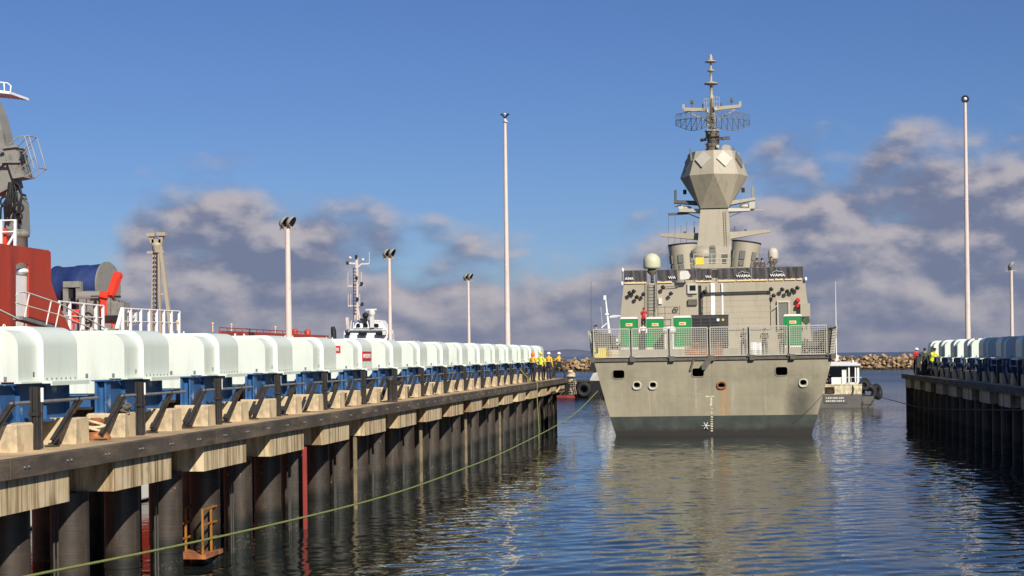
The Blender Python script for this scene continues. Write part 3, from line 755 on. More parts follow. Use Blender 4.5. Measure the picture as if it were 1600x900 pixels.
for px, py, w_, hh, r_, lip in rims:
    b = MB(); pts = [(x, -.02, z) for x, y, z in rrect(px, py, w_ + .06, hh + .06, r_ + .02)]
    b.tube(pts, .05 if lip else .025, 6, False, True)
    if lip: b.tube([(x, -.05, z - .03) for x, y, z in pts if z < S(px, py, 0).z + .02], .055, 6)
    b.build('fairlead' if lip else 'mooring_port', 'shiplight' if lip else 'hull', SH)
b = MB(); b.tube([(x, -.03, z) for x, y, z in rrect(1127, 602.5, .48, .38, .18)], .06, 6, False, True); b.build('fairlead', 'rust', SH, 'rust stained fairlead above the draft marks')
# draft marks: T, ladder of ticks, star
def mark(rects):
    b = MB()
    for x0, y0, x1, y1 in rects: p, q = S(x0, y0, 0), S(x1, y1, 0); b.box((p.x, -.012, p.z), (q.x, -.002, q.z))
    b.build('draft_mark', 'boatcream', SH)
mark([(1102.5, 618.4, 1116, 620.4)]); mark([(1109, 621, 1113, 634)]); mark([(1110.5, 637, 1113.5, 641)]); mark([(1110.5, 643, 1113.5, 646.5)])
for k in range(7): mark([(1110.5, 650.5 + k * 3.6, 1114, 652.4 + k * 3.6)])
st = S(1103, 665, 0)
one('star_mark', lambda b: [b.bar(Vector((st.x, -.03 - .001 * a, st.z)) - Vector((math.cos(R(a)), 0, math.sin(R(a)))) * .22, Vector((st.x, -.03 - .001 * a, st.z)) + Vector((math.cos(R(a)), 0, math.sin(R(a)))) * .22, .035, .03) for a in (0, 60, 120)], 'white', SH)
# anchor fairlead bracket under the deck edge
def brk(b):
    b.prism([S(1096, 570, -.02), S(1105, 559, -.02), S(1111, 557, -.02), S(1111, 566, -.02), S(1103, 577, -.02), S(1097, 578, -.02)], (0, -.45, 0))
    b.bar(S(1079, 579, -.1), S(1084, 562, -.1), .09)
    b.bar(S(1082, 561, -.1), S(1090, 559, -.1), .07)
one('stern_bracket', brk, 'netdark', SH)
# deck edge rail strip
def edge(b):
    b.box((-7.05, -.1, DK - .1), (7.05, .015, DK + .12))
    for k in range(7): b.cbox((-7.0 + k * 14 / 6, -.14, DK + .02), (.3, .22, .3))
one('deck_edge', edge, 'netdark', SH)
# safety nets raised round the flight deck
def netpanel(a, b_, up, nx, nz, wire=.028, fr=.07):
    """a,b_: lower corners; up: vector"""
    m = MB(); a, b_, up = Vector(a), Vector(b_), Vector(up); n_ = (b_ - a).cross(up).normalized() * .01
    m.bar(a, b_, fr); m.bar(a + up, b_ + up, fr); m.bar(a, a + up, fr, up=(0, 1, 0)); m.bar(b_, b_ + up, fr, up=(0, 1, 0))
    for i in range(1, nx): q = a + (b_ - a) * (i / nx); m.bar(q + n_, q + up + n_, wire, up=(0, 1, 0))
    for i in range(1, nz): q = up * (i / nz); m.bar(a + q - n_, b_ + q - n_, wire)
    return m
edges = [(928, 984), (988, 1043.5), (1047.5, 1105.5), (1110, 1167.5), (1172, 1230), (1234, 1292)]
for x0, x1 in edges:
    A, B = S(x0, 552, -.15), S(x1, 552, -.15)
    netpanel((A.x, -.15, DK + .16), (B.x, -.15, DK + .16), (0, -.12, 1.66), 16, 13).build('safety_net', 'netgrey', SH)
for px in (926, 986, 1045.5, 1107.8, 1169.8, 1232, 1293.5):
    q = S(px, 552, -.05); one('net_post', lambda b: (b.box((q.x - .05, -.09, DK - .1), (q.x + .05, .02, DK + 1.8)), b.box((q.x - .09, -.2, DK + .05), (q.x + .09, -.02, DK + .22))), 'netdark', SH)
for sx in (-1, 1):
    for k in range(6):
        y = .15 + k * 4.05
        netpanel((sx * 7.05, y, DK + .1), (sx * 7.1, y + 3.9, DK + .1), (sx * .2, 0, 1.62), 12, 10, .028, .07).build('safety_net', 'netgrey' if k == 0 else 'netdark', SH)
# hangar block
HY = 25.0
tl, tr = S(974.5, 441.5, HY), S(1257.5, 438.5, HY); bl, br = S(967.5, 515, HY), S(1266, 512, HY)
RZ = (tl.z + tr.z) / 2
def hang(b):
    k0 = (DK - bl.z) / (tl.z - bl.z)
    xl = bl.x + (tl.x - bl.x) * k0; xr = br.x + (tr.x - br.x) * k0
    A = [(xl, HY, DK + .01), (xr, HY, DK + .01), (tr.x, HY, RZ), (tl.x, HY, RZ)]
    b.loft([A, [(x, HY + 20, z) for x, y, z in A]])
one('hangar', hang, 'shipgrey', SH)
def P2(b, x0, y0, x1, y1, yl, t=.06, back=.0):
    """a raised panel between two photo points on the plane yl (towards astern by t)"""
    p, q = S(x0, y0, yl), S(x1, y1, yl); b.box((p.x, yl - t, p.z), (q.x, yl - .002 + back, q.z))
one('hangar_door', lambda b: (P2(b, 1098, 459, 1203.5, 515, HY, .1), [P2(b, 1098, 459 + 9 * k, 1203.5, 459.7 + 9 * k, HY, .112) for k in range(7)]), 'shipgrey', SH)
one('door_edge_stripe', lambda b: P2(b, 1110.3, 443, 1117.8, 510, HY, .14), 'white', SH)
one('door_edge_stripe', lambda b: P2(b, 1127, 443, 1130.8, 510, HY, .14), 'white', SH)
one('door_gap', lambda b: (P2(b, 1091, 446, 1097, 510, HY, .03), P2(b, 1103.8, 447, 1105, 510, HY, .12), P2(b, 1203.6, 456, 1204.8, 515, HY, .12)), 'black', SH)
one('door_rail', lambda b: (b.bar(S(1101, 458.2, HY - .3), S(1203, 455.2, HY - .3), .1), P2(b, 1098, 454, 1103, 460, HY, .4)), 'black', SH)
def lamps(pts):
    for x, y, sx_, sy_ in pts:
        c = S(x, y, HY - .4); b = MB(); b.bar(c, (c.x, HY, c.z + .1), .06); b.bar(c + Vector((-.16, 0, .04)), c + Vector((.16, 0, .04)), .05)
        b.lathe([(.05, .14), (.12, .1), (.15, -.1)], c, (0.45 * sx_, -.5, .5 * sy_), 10); b.build('floodlight', 'black', SH)
lamps([(984, 458, 1, -1), (990, 455, -1, 1), (995, 464, 1, 1), (1005, 460, -1, -1), (1205, 452, 1, -1), (1222, 452, -1, 1), (1230, 455, 1, 1), (1238, 453, -1, 1), (1246, 450, 1, -1), (1209, 462, 1, -1), (1036, 449, 1, -1), (1048, 459, -1, -1), (1102, 456, 1, -1)])
def handr(b):
    for y in (480, 490): b.tube([S(1028, y, HY - 1.2), S(1062, y - .5, HY - 1.2)], .025, 6)
    for x in (1028, 1039, 1062): b.tube([S(x, 478, HY - 1.2), S(x, 512, HY - 1.2)], .025, 6)
one('handrail', handr, 'shipdark', SH); one('grab_rail', lambda b: b.tube([S(1037, 449, HY - .02), S(1037, 448.5, HY - .2), S(1060, 447, HY - .2), S(1060, 447.5, HY - .02)], .025, 6), 'shipdark', SH)
def hlad(b):
    for x in (1013.5, 1023.5): b.tube([S(x, 443, HY - .18), S(x, 515, HY - .18)], .035, 6)
    for k in range(13): b.tube([S(1013.5, 446 + 5.2 * k, HY - .18), S(1023.5, 446 + 5.2 * k, HY - .18)], .025, 6)
    b.tube([S(1011, 440, HY - .3), S(1011, 492, HY - .3)], .03, 6); b.tube([S(1026, 440, HY - .3), S(1026, 482, HY - .3)], .03, 6)
one('ladder', hlad, 'shipdark', SH)
wf = one('window', lambda b: P2(b, 1074, 443.5, 1089.5, 458.5, HY, .16), 'shiplight', SH)
one('pane', lambda b: P2(b, 1077.5, 446, 1087, 454, HY - .158, .02), 'glass', wf)
one('louvre', lambda b: (P2(b, 1075, 468, 1089.5, 476.5, HY, .2), P2(b, 1075, 461, 1082, 463, HY, .05)), 'netdark', SH)
one('electrical_box', lambda b: (P2(b, 1029, 466, 1034.5, 475, HY, .15)), 'offwhite', SH)
one('hose_reel', lambda b: b.torus(S(1056, 483, HY - .2), .14, .05, (0, 1, 0)), 'netdark', SH)
dr = one('side_door', lambda b: (P2(b, 1215, 471, 1233, 515, HY, .12)), 'shipdark', SH)
one('door_frame', lambda b: (P2(b, 1214, 470, 1234, 472.4, HY, .2), P2(b, 1214, 472.5, 1216.6, 515, HY, .2), P2(b, 1231.4, 472.5, 1234, 515, HY, .2), b.bar(S(1211, 480, HY - .4), S(1216, 476, HY - .4), .06)), 'shiplight', dr)
for y in (469, 478):
    c = S(1246.5, y, HY - .25); one('red_lamp', lambda b: (b.lathe([(.12, .12), (.17, 0), (.17, -.12), (.06, -.2)], c, (0, -1, .1), 12), b.bar(c, (c.x, HY, c.z), .06)), 'redcloth', SH)
one('wing_locker', lambda b: P2(b, 1250, 474.5, 1265.5, 494.5, HY, .5), 'shipgrey', SH)
one('signal_lamp', lambda b: (b.lathe([(.26, .25), (.28, 0)], S(1259.5, 501, HY - .8), (0, -1, 0), 14), b.bar(S(1259.5, 501, HY - .8), S(1259.5, 515, HY - .8), .1)), 'greencloth', SH)
# roof edge: cream strip, banners and lettering
strips = [(976, 1010), (1027, 1050), (1088, 1111.5), (1123, 1149), (1151, 1174), (1176, 1199), (1201, 1209), (1211, 1224), (1226, 1243), (1245, 1253)]
for x0, x1 in strips:
    one('toe_board', lambda b: (lambda p, q: b.box((p.x, HY - .1, RZ - .02), (q.x, HY - .01, RZ + .12)))(S(x0, 440, HY), S(x1, 440, HY)), 'cream', SH)
rnd = random.Random(5)
def banner(x0, x1, y0=418, y1=438.5):
    b = MB(); n = max(6, int((x1 - x0) / 2)); top = []; bot = []
    p, q = S(x0, 430, HY - .15), S(x1, 430, HY - .15)
    zt, zb = RZ + .95, RZ + .14
    vs = []
    for i in range(n + 1):
        t = i / n; x_ = p.x + (q.x - p.x) * t; w1 = .03 * math.sin(i * 1.7 + x0) + rnd.uniform(-.02, .02); w2 = .035 * math.sin(i * 1.1 + x0 * .3) + rnd.uniform(-.02, .02)
        vs += [(x_, HY - .16 + w1, zt + rnd.uniform(-.03, .02)), (x_, HY - .16 + w2, (zt + zb) / 2), (x_, HY - .16 + w1 * .5, zb + rnd.uniform(-.02, .02))]
    fs = []
    for i in range(n):
        for r_ in range(2): fs.append((i * 3 + r_, i * 3 + r_ + 1, i * 3 + r_ + 4, i * 3 + r_ + 3))
    m_ = len(vs); vs2 = [(x, y + .02, z) for x, y, z in vs]
    b.add(vs + vs2, fs + [tuple(k + m_ for k in f[::-1]) for f in fs], True)
    return b.build('banner', 'banner', SH)
bans = [banner(975, 1011), banner(1026.5, 1058), banner(1072, 1087), banner(1087.5, 1112.5), banner(1121, 1174), banner(1174.5, 1213), banner(1213.5, 1254.5)]
def wama(s, x0, x1, ban, peak=True):
    p, q = S(x0, 432, HY - .28), S(x1, 432, HY - .28)
    text('lettering', s, q.x - p.x, .2, 'white', ban, (p.x, HY - .27, RZ + .26), depth=.02, bold=.02)
    if peak:
        c = (p.x + q.x) / 2
        one('mountain_emblem', lambda b: (b.bar((c - .4, HY - .27, RZ + .54), (c - .05, HY - .27, RZ + .72), .022), b.bar((c - .05, HY - .27, RZ + .72), (c + .1, HY - .27, RZ + .61), .022), b.bar((c + .1, HY - .27, RZ + .61), (c + .2, HY - .27, RZ + .66), .022), b.bar((c + .2, HY - .27, RZ + .66), (c + .45, HY - .27, RZ + .54), .022)), 'silver', ban)
wama('AMA', 976, 990, bans[0], False); wama('WA', 1044, 1056, bans[1], False); wama('WA', 1102, 1112, bans[3], False); wama('WAMA', 1150, 1173, bans[4]); wama('WAMA', 1203, 1227, bans[6])
# the fifth banner piece carries its own white sheet
def sheet(b): b.hull([S(x, y, HY - .35 - d) for x, y in ((1063, 424), (1075, 423), (1079, 431), (1076, 436), (1063, 437), (1062, 430)) for d in (0, .4)])
one('canvas_cover', sheet, 'offwhite', SH)
def rails(b):
    for x0, x1 in ((974.5, 1012), (1026, 1258)):
        b.tube([SZ(x0, HY + .05, RZ + .97), SZ(x1, HY + .05, RZ + .97)], .03, 6)
    for x in (974.5, 993, 1011, 1027, 1052, 1072, 1087, 1112, 1121, 1148, 1174, 1200, 1226, 1254.5): b.tube([SZ(x, HY + .05, RZ), SZ(x, HY + .05, RZ + .97)], .03, 6)
one('guard_rail', rails, 'shipdark', SH)
for x, y in ((973, 422), (972, 443), (1259, 436)): one('corner_lamp', lambda b: b.lathe([(.08, -.1), (.1, .05), (.05, .15)], S(x, y, HY - .2)), 'white', SH)
# deckhouse on the hangar roof and platform
def deckh(b):
    p, q = S(1083, 425, HY + 4), S(1146, 425, HY + 4); b.box((p.x, HY + 4, RZ), (q.x, HY + 19, RZ + 1.05))
    p, q = S(1083, 417, HY + 3.4), S(1146, 414.5, HY + 3.4); b.box((p.x, HY + 3.2, RZ + 1.06), (q.x, HY + 4.5, RZ + 1.2))
one('deckhouse', deckh, 'shipgrey', SH)
def plat(b):
    for y in (397.5, 405, 411): b.tube([S(1084, y, HY + 3.3), S(1141, y - .8, HY + 3.3)], .03, 6)
    for x in (1084, 1099, 1112, 1126, 1141): b.tube([S(x, 397, HY + 3.3), S(x, 415, HY + 3.3)], .03, 6)
one('platform_rail', plat, 'shiplight', SH)
one('yellow_locker', lambda b: (P2(b, 1087, 402.5, 1099.5, 413.5, HY + 3.1, .3)), 'yellow', SH)
one('gun_mount', lambda b: (b.bar(S(1113, 412, HY + 5), S(1113, 386, HY + 5), .5), P2(b, 1109.5, 384, 1117, 388, HY + 5, .3)), 'shipdark', SH)
one('vent_box', lambda b: P2(b, 1127, 398, 1137, 403, HY + 4, .3), 'netdark', SH)
one('vent_box', lambda b: P2(b, 1128, 405, 1135, 412, HY + 4, .3), 'netdark', SH)
one('round_housing', lambda b: b.lathe([(1.0, 0), (1.05, .3), (.95, .55), (.6, .8), (.2, .9)], S(1099, 402, HY + 8), n=20), 'shipgrey', SH)
# radomes
def dome(px, pyb, y, r, hh, m, label):
    c = S(px, pyb, y); b = MB(); prof = [(r * .85, 0), (r * .97, .06), (r, .15), (r, hh - r)]
    prof += [(r * math.cos(t), hh - r + r * math.sin(t)) for t in [R(a) for a in (15, 30, 45, 60, 75, 86)]]
    b.lathe(prof, c, n=24); d = b.build('radome', m, SH, label)
    b = MB(); b.lathe([(.3, -.02), (.4, -.22), (.12, -.5), (.12, c.z * -1 + RZ)], c, n=12); b.build('pedestal', 'netdark', d)
dome(1018.8, 420, HY + 1, .65, 1.18, 'dome', 'cream satellite dome')
dome(1208, 405, HY + 12, .42, .95, 'shiplight', 'small grey dome')
# funnels leaning outward
def funnel(pa, pb, tilt, label):
    c = S(*pa); ax = (S(*pb) - c); L = ax.length
    b = MB(); b.lathe([(1.08, -1.2), (1.12, 0), (1.22, L)], c, ax, 26); f = b.build('funnel', 'shipgrey', SH, label)
    b = MB(); b.lathe([(1.24, L - .02), (1.26, L + .1)], c, ax, 26); b.build('rim', 'black', f)
    d = ax.normalized()
    for a in (-62, -10, 38):
        side = (Matrix.Rotation(R(a), 3, d) @ Vector((0, -1, 0))); side = (side - d * side.dot(d)).normalized(); tan = d.cross(side)
        o_ = c + side * 1.16
        b = MB(); b.prism([o_ + d * .2 - tan * .2, o_ + d * .2 + tan * .2, o_ + d * .62 + tan * .2, o_ + d * .62 - tan * .2], side * .05); b.build('vent_panel', 'shipdark', f)
        b = MB(); b.prism([o_ + d * .75 - tan * .22, o_ + d * .75 + tan * .22, o_ + d * 1.45 + tan * .22, o_ + d * 1.45 - tan * .22], side * .09); b.build('vent_panel', 'shipdark', f)
FY = HY + 17
funnel((1070, 425, FY), (1066.5, 383, FY), -14, 'port funnel leaning outward')
funnel((1161, 420, FY), (1166.5, 379.5, FY), 14, 'starboard funnel leaning outward')
# mast
MY = 48.0
def column(b):
    rings = []
    for y, x0, x1 in ((425, 1084, 1147), (400, 1087, 1145), (385, 1090, 1142.5), (327, 1094.5, 1138)):
        p, q = S(x0, y, MY - 1), S(x1, y, MY - 1); w_ = q.x - p.x; zc = (p.z + q.z) / 2
        rings.append([(p.x, MY - w_ * .45, zc), (q.x, MY - w_ * .45, zc), (q.x, MY + w_ * .45, zc), (p.x, MY + w_ * .45, zc)])
    b.loft(rings)
one('mast_column', column, 'shipgrey', SH)
cm = S(1116, 300, MY); cxm = cm.x
za, zb_, zc_ = S(1116, 327, MY).z, S(1116, 277, MY).z, S(1116, 239, MY).z
def octo(r, z, a0=0, c=None): return [Vector((cxm + r * math.cos(R(a0 + 45 * k)), MY + r * math.sin(R(a0 + 45 * k)), z)) for k in range(8)]
Rm, Rt = 2.98, 2.2
hw = 1.22
one('mast_head', lambda b: (b.hull([Vector((cxm + sx * hw, MY + sy * hw, za)) for sx in (-1, 1) for sy in (-1, 1)] + octo(Rm, zb_, -90)), b.hull(octo(Rm, zb_ + .002, -90) + octo(Rt, zc_, -90))), 'shipgrey', SH)
rt = octo(Rt, zc_, -90); rm_ = octo(Rm, zb_, -90)
for k in (0, 1, 6, 7):        # the four flat radar faces seen from astern
    a, b2, c, d = rm_[k], rm_[(k + 1) % 8], rt[(k + 1) % 8], rt[k]
    ce = (a + b2 + c + d) / 4 + (c + d - a - b2) * .06; e1 = (b2 - a).normalized(); n_ = (b2 - a).cross(d - a).normalized()
    if n_.dot(ce - Vector((cxm, MY, ce.z))) < 0: n_ = -n_
    e2 = n_.cross(e1).normalized(); s_ = .78
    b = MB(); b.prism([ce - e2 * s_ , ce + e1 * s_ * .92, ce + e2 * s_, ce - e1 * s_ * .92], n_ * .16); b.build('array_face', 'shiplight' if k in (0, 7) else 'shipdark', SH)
one('roof_box', lambda b: (b.hull([S(x, y, MY - d) for x, y in ((1128, 237), (1142, 237), (1142, 229), (1139, 226.5), (1132, 226), (1128, 229)) for d in (-.8, .8)]),), 'shipgrey', SH)
for x, y0, y1 in ((1079, 242, 232), (1147, 242, 229)): one('roof_whip', lambda b: b.tube([S(x, y0, MY), S(x, y1, MY)], .06, 6), 'shipdark', SH)
for x, y in ((1070, 300), (1161, 297), (1077, 246)): one('side_fitting', lambda b: b.cbox(S(x, y, MY), (.3, .3, .4)), 'black', SH)
# yards and platforms on the column
def yard(b, a, c, w0, w1, t=.9):
    A, C = S(*a), S(*c); b.loft([[A + Vector((0, -t / 2, -w0 / 2)), A + Vector((0, t / 2, -w0 / 2)), A + Vector((0, t / 2, w0 / 2)), A + Vector((0, -t / 2, w0 / 2))],
                                [C + Vector((0, -t / 4, -w1 / 2)), C + Vector((0, t / 4, -w1 / 2)), C + Vector((0, t / 4, w1 / 2)), C + Vector((0, -t / 4, w1 / 2))]])
one('yard_arm', lambda b: yard(b, (1094, 370, MY), (1032, 367.5, MY), .62, .22), 'shipgrey', SH)
one('yard_arm', lambda b: yard(b, (1139, 368.5, MY), (1203.5, 361, MY), .62, .2), 'shipgrey', SH)
for x, y in ((1070, 363.5), (1165, 360)): one('antenna_base', lambda b: b.cbox(S(x, y, MY), (.25, .25, .2)), 'netdark', SH)
for x, y in ((1085, 365), (1148, 364)): one('antenna', lambda b: b.tube([S(x, y, MY), S(x, y - 10, MY)], .05, 6), 'netdark', SH)
one('side_platform', lambda b: (yard(b, (1097, 318, MY), (1053, 315.5, MY), .34, .26, 1.4), b.tube([S(1055.5, 315, MY), S(1055.5, 297, MY)], .11, 8), yard(b, (1064, 321, MY), (1054, 323, MY), .1, .06, .4)), 'netdark', SH)
one('side_platform', lambda b: (yard(b, (1140, 318, MY), (1180, 311, MY), .34, .22, 1.4), b.tube([S(1176, 310, MY), S(1176, 292, MY)], .07, 8)), 'shipgrey', SH)
one('sensor_platform', lambda b: (yard(b, (1096, 330, MY), (1061, 329, MY), .3, .3, 1.6), b.cbox(S(1064, 327, MY), (.4, .6, .5)), b.sphere(S(1073, 325, MY), .28, sc=(1.6, 1, .6)), b.bar(S(1093, 341, MY), S(1076, 334, MY), .1)), 'shiplight', SH)
one('sensor_platform', lambda b: (yard(b, (1138, 329, MY), (1172, 328, MY), .3, .22, 1.6), b.cbox(S(1175, 321, MY), (.5, .6, .6)), b.sphere(S(1163, 322, MY), .3, sc=(1.5, 1, .7)), b.bar(S(1140, 339, MY), S(1158, 331, MY), .06)), 'shiplight', SH)
one('boom', lambda b: (b.bar(S(1076, 333, MY), S(1044, 335, MY), .24, .2),), 'netdark', SH)
one('boom', lambda b: (b.bar(S(1158, 328.5, MY), S(1193, 328, MY), .16, .12), b.bar(S(1178, 317, MY), S(1192, 315, MY), .05)), 'shipgrey', SH)
for x, y0, y1 in ((1044.5, 336, 424), (1055, 336, 422), (1064, 352, 420), (1073, 346, 410), (1085, 346, 362)): one('halyard', lambda b: b.tube([S(x, y0, MY), S(x - 1, y1, MY)], .014, 4), 'netdark', SH)
# dark sensor drum and the pole mast
def drum(b):
    rr = random.Random(4); c = S(1113.5, 237, MY); z1 = S(1113.5, 206, MY).z
    b.lathe([(.52, -.1), (.5, .4), (.58, .45), (.58, .7), (.46, .75), (.5, 1.2), (.62, 1.25), (.62, z1 - c.z)], c, n=10, smooth=False)
    for k in range(26):
        t = rr.uniform(0, 6.28); zz = rr.uniform(0, z1 - c.z - .1); b.cbox(c + Vector((math.cos(t) * .55, math.sin(t) * .55, zz)), (rr.uniform(.1, .3), rr.uniform(.1, .3), rr.uniform(.1, .3)))
    b.bar(S(1094, 219, MY), S(1104, 217.5, MY), .26); b.bar(S(1122, 217, MY), S(1140.5, 215.5, MY), .24)
one('sensor_drum', drum, 'netdark', SH)
one('sensor_cap', lambda b: (b.lathe([(.68, 0), (.68, .08)], S(1113, 205.5, MY)), P2(b, 1119.5, 227, 1124, 231, MY - .5, .2)), 'shiplight', SH)
def topm(b):
    c = S(1112.5, 205, MY); Z = lambda y: S(1111, y, MY).z - c.z
    for sx in (-.42, .42):
        for sy in (-.35, .35): b.bar(c + Vector((sx, sy, 0)), c + Vector((sx * .4, sy * .4, Z(168))), .07)
    for k in range(5):
        z0, z1 = Z(205 - 7 * k), Z(198 - 7 * k); t0, t1 = 1 - .12 * k, 1 - .12 * (k + 1)
        b.bar(c + Vector((-.42 * t0, -.35 * t0, z0)), c + Vector((.42 * t1, -.35 * t1, z1)), .06); b.bar(c + Vector((.42 * t0, .35 * t0, z0)), c + Vector((-.42 * t1, .35 * t1, z1)), .06)
    q = Vector((c.x, c.y, c.z))
    b.tube([q + Vector((0, 0, -.02)), q + Vector((0, 0, Z(165)))], .2, 8)
    b.lathe([(.2, Z(168)), (.2, Z(150)), (.12, Z(148)), (.12, Z(134)), (.3, Z(133)), (.62, Z(131.5)), (.62, Z(130)), (.3, Z(128.5)), (.1, Z(127)), (.09, Z(113)), (.2, Z(112)), (.36, Z(110.5)), (.2, Z(108.8)), (.09, Z(108)), (.08, Z(99)), (.2, Z(98)), (.52, Z(97)), (.5, Z(95.8)), (.17, Z(94)), (.14, Z(88)), (.04, Z(84.5))], c, n=16)
one('pole_mast', topm, 'shipgrey', SH)
rr_ = random.Random(9)
for k in range(14):
    c = S(1112 + rr_.uniform(-7, 7), rr_.uniform(168, 204), MY - .3); one('mast_fitting', lambda b: b.cbox(c, (rr_.uniform(.1, .3), rr_.uniform(.1, .3), rr_.uniform(.1, .35))), rr_.choice(['netdark', 'shipdark', 'shiplight']), SH)
for k in range(5): one('mast_cable', lambda b: b.tube([S(1108 + 2 * k, 206, MY - .4), S(1109.5 + k, 180, MY - .35), S(1111 + .4 * k, 150, MY - .15)], .025, 5), 'netdark', SH)
one('mast_ladder', lambda b: ([b.tube([S(x, 327, MY - 1.35), S(x, 386, MY - 1.35)], .025, 5) for x in (1132, 1135.5)], [b.tube([S(1132, 330 + 4 * k, MY - 1.35), S(1135.5, 330 + 4 * k, MY - 1.35)], .018, 5) for k in range(14)]), 'shipgrey', SH)
def topyard(b):
    b.bar(S(1068.5, 171, MY), S(1106, 172, MY), .3); b.bar(S(1116, 170, MY), S(1156.5, 166, MY), .3)
    b.bar(S(1068, 171, MY), S(1068, 163, MY), .2); b.bar(S(1156.5, 167, MY), S(1156.5, 158.5, MY), .2)
    b.bar(S(1072, 173, MY), S(1106, 190, MY), .09); b.bar(S(1150, 170, MY), S(1118, 190, MY), .09)
one('mast_yard', topyard, 'shipgrey', SH)
for x, y in ((1081, 162), (1143, 159)): one('yard_lamp', lambda b: (b.cbox(S(x, y - 2.5, MY), (.28, .28, .28)), b.bar(S(x, y, MY), S(x, y + 8, MY), .12)), 'netdark', SH)
for x, y in ((1098.5, 166), (1126.5, 165)): one('yard_lamp', lambda b: b.bar(S(x, y - 4, MY), S(x, y + 4, MY), .16), 'netdark', SH)
def cage(b, x0, x1, y0, y1):
    for x in (x0, (x0 + x1) / 2, x1): b.tube([S(x, y0, MY - .3), S(x, y1, MY - .3)], .02, 5)
    for y in (y0, (y0 + y1) / 2, y1): b.tube([S(x0, y, MY - .3), S(x1, y, MY - .3)], .02, 5)
for a_ in ((1100, 1108, 154, 168), (1116, 1124, 151.5, 166)): one('wire_cage', lambda b: cage(b, *a_), 'netgrey', SH)
def radar(b):
    # two wings of an open lattice reflector, at rest
    def wing(x0, x1, dirn):
        n = 6; up = []; lo = []; ba = []
        for i in range(n + 1):
            t = i / n; x = x0 + (x1 - x0) * t; y = MY - 1.9 + 2.6 * t * t
            up.append(S(x, 173 + 6 * t ** 2, y + 1.1)); lo.append(S(x, 198 + 6 * math.sin(math.pi * min(1, t * 1.05)) - 2 * t ** 3, y)); ba.append(S(x, 184 + 4 * t * t, y - .7))
        for L_ in (up, lo, ba): b.tube(L_, .03, 5)
        for i in range(n + 1):
            b.tube([up[i], ba[i]], .025, 4); b.tube([ba[i], lo[i]], .028, 4)
            if i < n: b.tube([ba[i], lo[i + 1]], .024, 4); b.tube([up[i], ba[i + 1]], .022, 4)
            for k in (1, 2, 3): pass
        for k in range(1, 10):
            b.tube([up[i] + (lo[i] - up[i]) * (k / 10) + Vector((0, .35 * math.sin(math.pi * k / 10), 0)) for i in range(n + 1)], .010, 4)
    wing(1104, 1056, -1); wing(1119, 1171, 1)
    b.bar(S(1104, 196, MY - 1.6), S(1119, 195, MY - 1.6), .1)
one('radar_reflector', radar, 'shipdark', SH)
# forward superstructure, mostly hidden behind the hangar
one('bridge_block', lambda b: (b.box((-5.6, HY + 20.02, 4.6), (5.6, 70, RZ - 1.2)),), 'shipgrey', SH)
one('whip_antenna', lambda b: b.tube([S(924, 545, 6), S(923.5, 440, 6)], .016, 5), 'netdark', SH)

# ------------------------------------------------------------------ things standing on the ship
def loo(px, Y, label, rz=0):
    q = SW(px, 552, Y); D = SW(px, 552, Y); D.z = DK + .05 + .02
    T = thing('portable_toilet', label, 'portable toilet', (q.x, q.y, DK + .63), rz + R(.5), 'green portable toilets on the flight deck')
    hh = 2.12; w_ = .58
    one('base', lambda b: b.box((-w_ - .03, -w_ - .03, 0), (w_ + .03, w_ + .03, .14)), 'offwhite', T)
    def body(b):
        b.box((-w_, -w_, .14), (w_, w_, hh))
        for sx in (-1, 1): b.box((sx * w_ - .03, -w_ - .025, .14), (sx * w_ + .03, -w_ + .03, hh))
    one('cabin', body, 'loogreen', T)
    one('door', lambda b: (b.box((-w_ + .1, -w_ - .02, .2), (w_ - .1, -w_ - .002, hh - .1)), b.box((-w_ + .1, -w_ - .035, 1.05), (w_ - .1, -w_ - .02, 1.1))), 'loogreen', T)
    def roof(b): b.hull([(sx * (w_ + .05), sy * (w_ + .05), hh) for sx in (-1, 1) for sy in (-1, 1)] + [(sx * (w_ - .05), sy * (w_ - .05), hh + .14) for sx in (-1, 1) for sy in (-1, 1)])
    one('roof', roof, 'offwhite', T)
    s_ = one('label_plate', lambda b: b.box((-.22, -w_ - .035, 1.62), (.24, -w_ - .0205, 1.82)), 'cream', T)
    one('plate_stripe', lambda b: (b.box((-.18, -w_ - .042, 1.69), (.14, -w_ - .0355, 1.75))), 'orange', s_)
    return T
loo(984, 17, 'green portable toilet at the left end of the flight deck, beside the ladder'); loo(1024.5, 18, 'green portable toilet second from left, in front of the hangar ladder')
loo(1067, 15.5, 'green portable toilet beside the charcoal generator on the flight deck'); loo(1238.5, 16, 'green portable toilet standing alone at the right in front of the side door')
g = SW(1110, 552, 16); GT = thing('generator', 'charcoal generator cabinet on the flight deck between toilets and hangar door', 'generator', (g.x, g.y, DK + .63), R(.5))
def gen(b):
    b.box((-1.25, -.6, .12), (1.25, .6, 2.25)); b.box((-1.28, -.63, 2.251), (1.28, .63, 2.3))
one('cabinet', gen, 'genset', GT)
one('skid', lambda b: b.box((-1.2, -.55, 0), (1.2, .55, .119)), 'black', GT)
one('louvre', lambda b: [b.box((-1.15 + .62 * (k // 3), -.625, 1.5 + .22 * (k % 3)), (-.65 + .62 * (k // 3), -.602, 1.62 + .22 * (k % 3))) for k in range(9)], 'black', GT)
one('gauge', lambda b: b.lathe([(.1, 0), (.1, .04)], (.55, -.6, 1.95), (0, -1, 0)), 'white', GT)
one('warning_lamp', lambda b: b.lathe([(.08, 0), (.08, .04)], (.88, -.6, 1.95), (0, -1, 0)), 'yellow', GT)
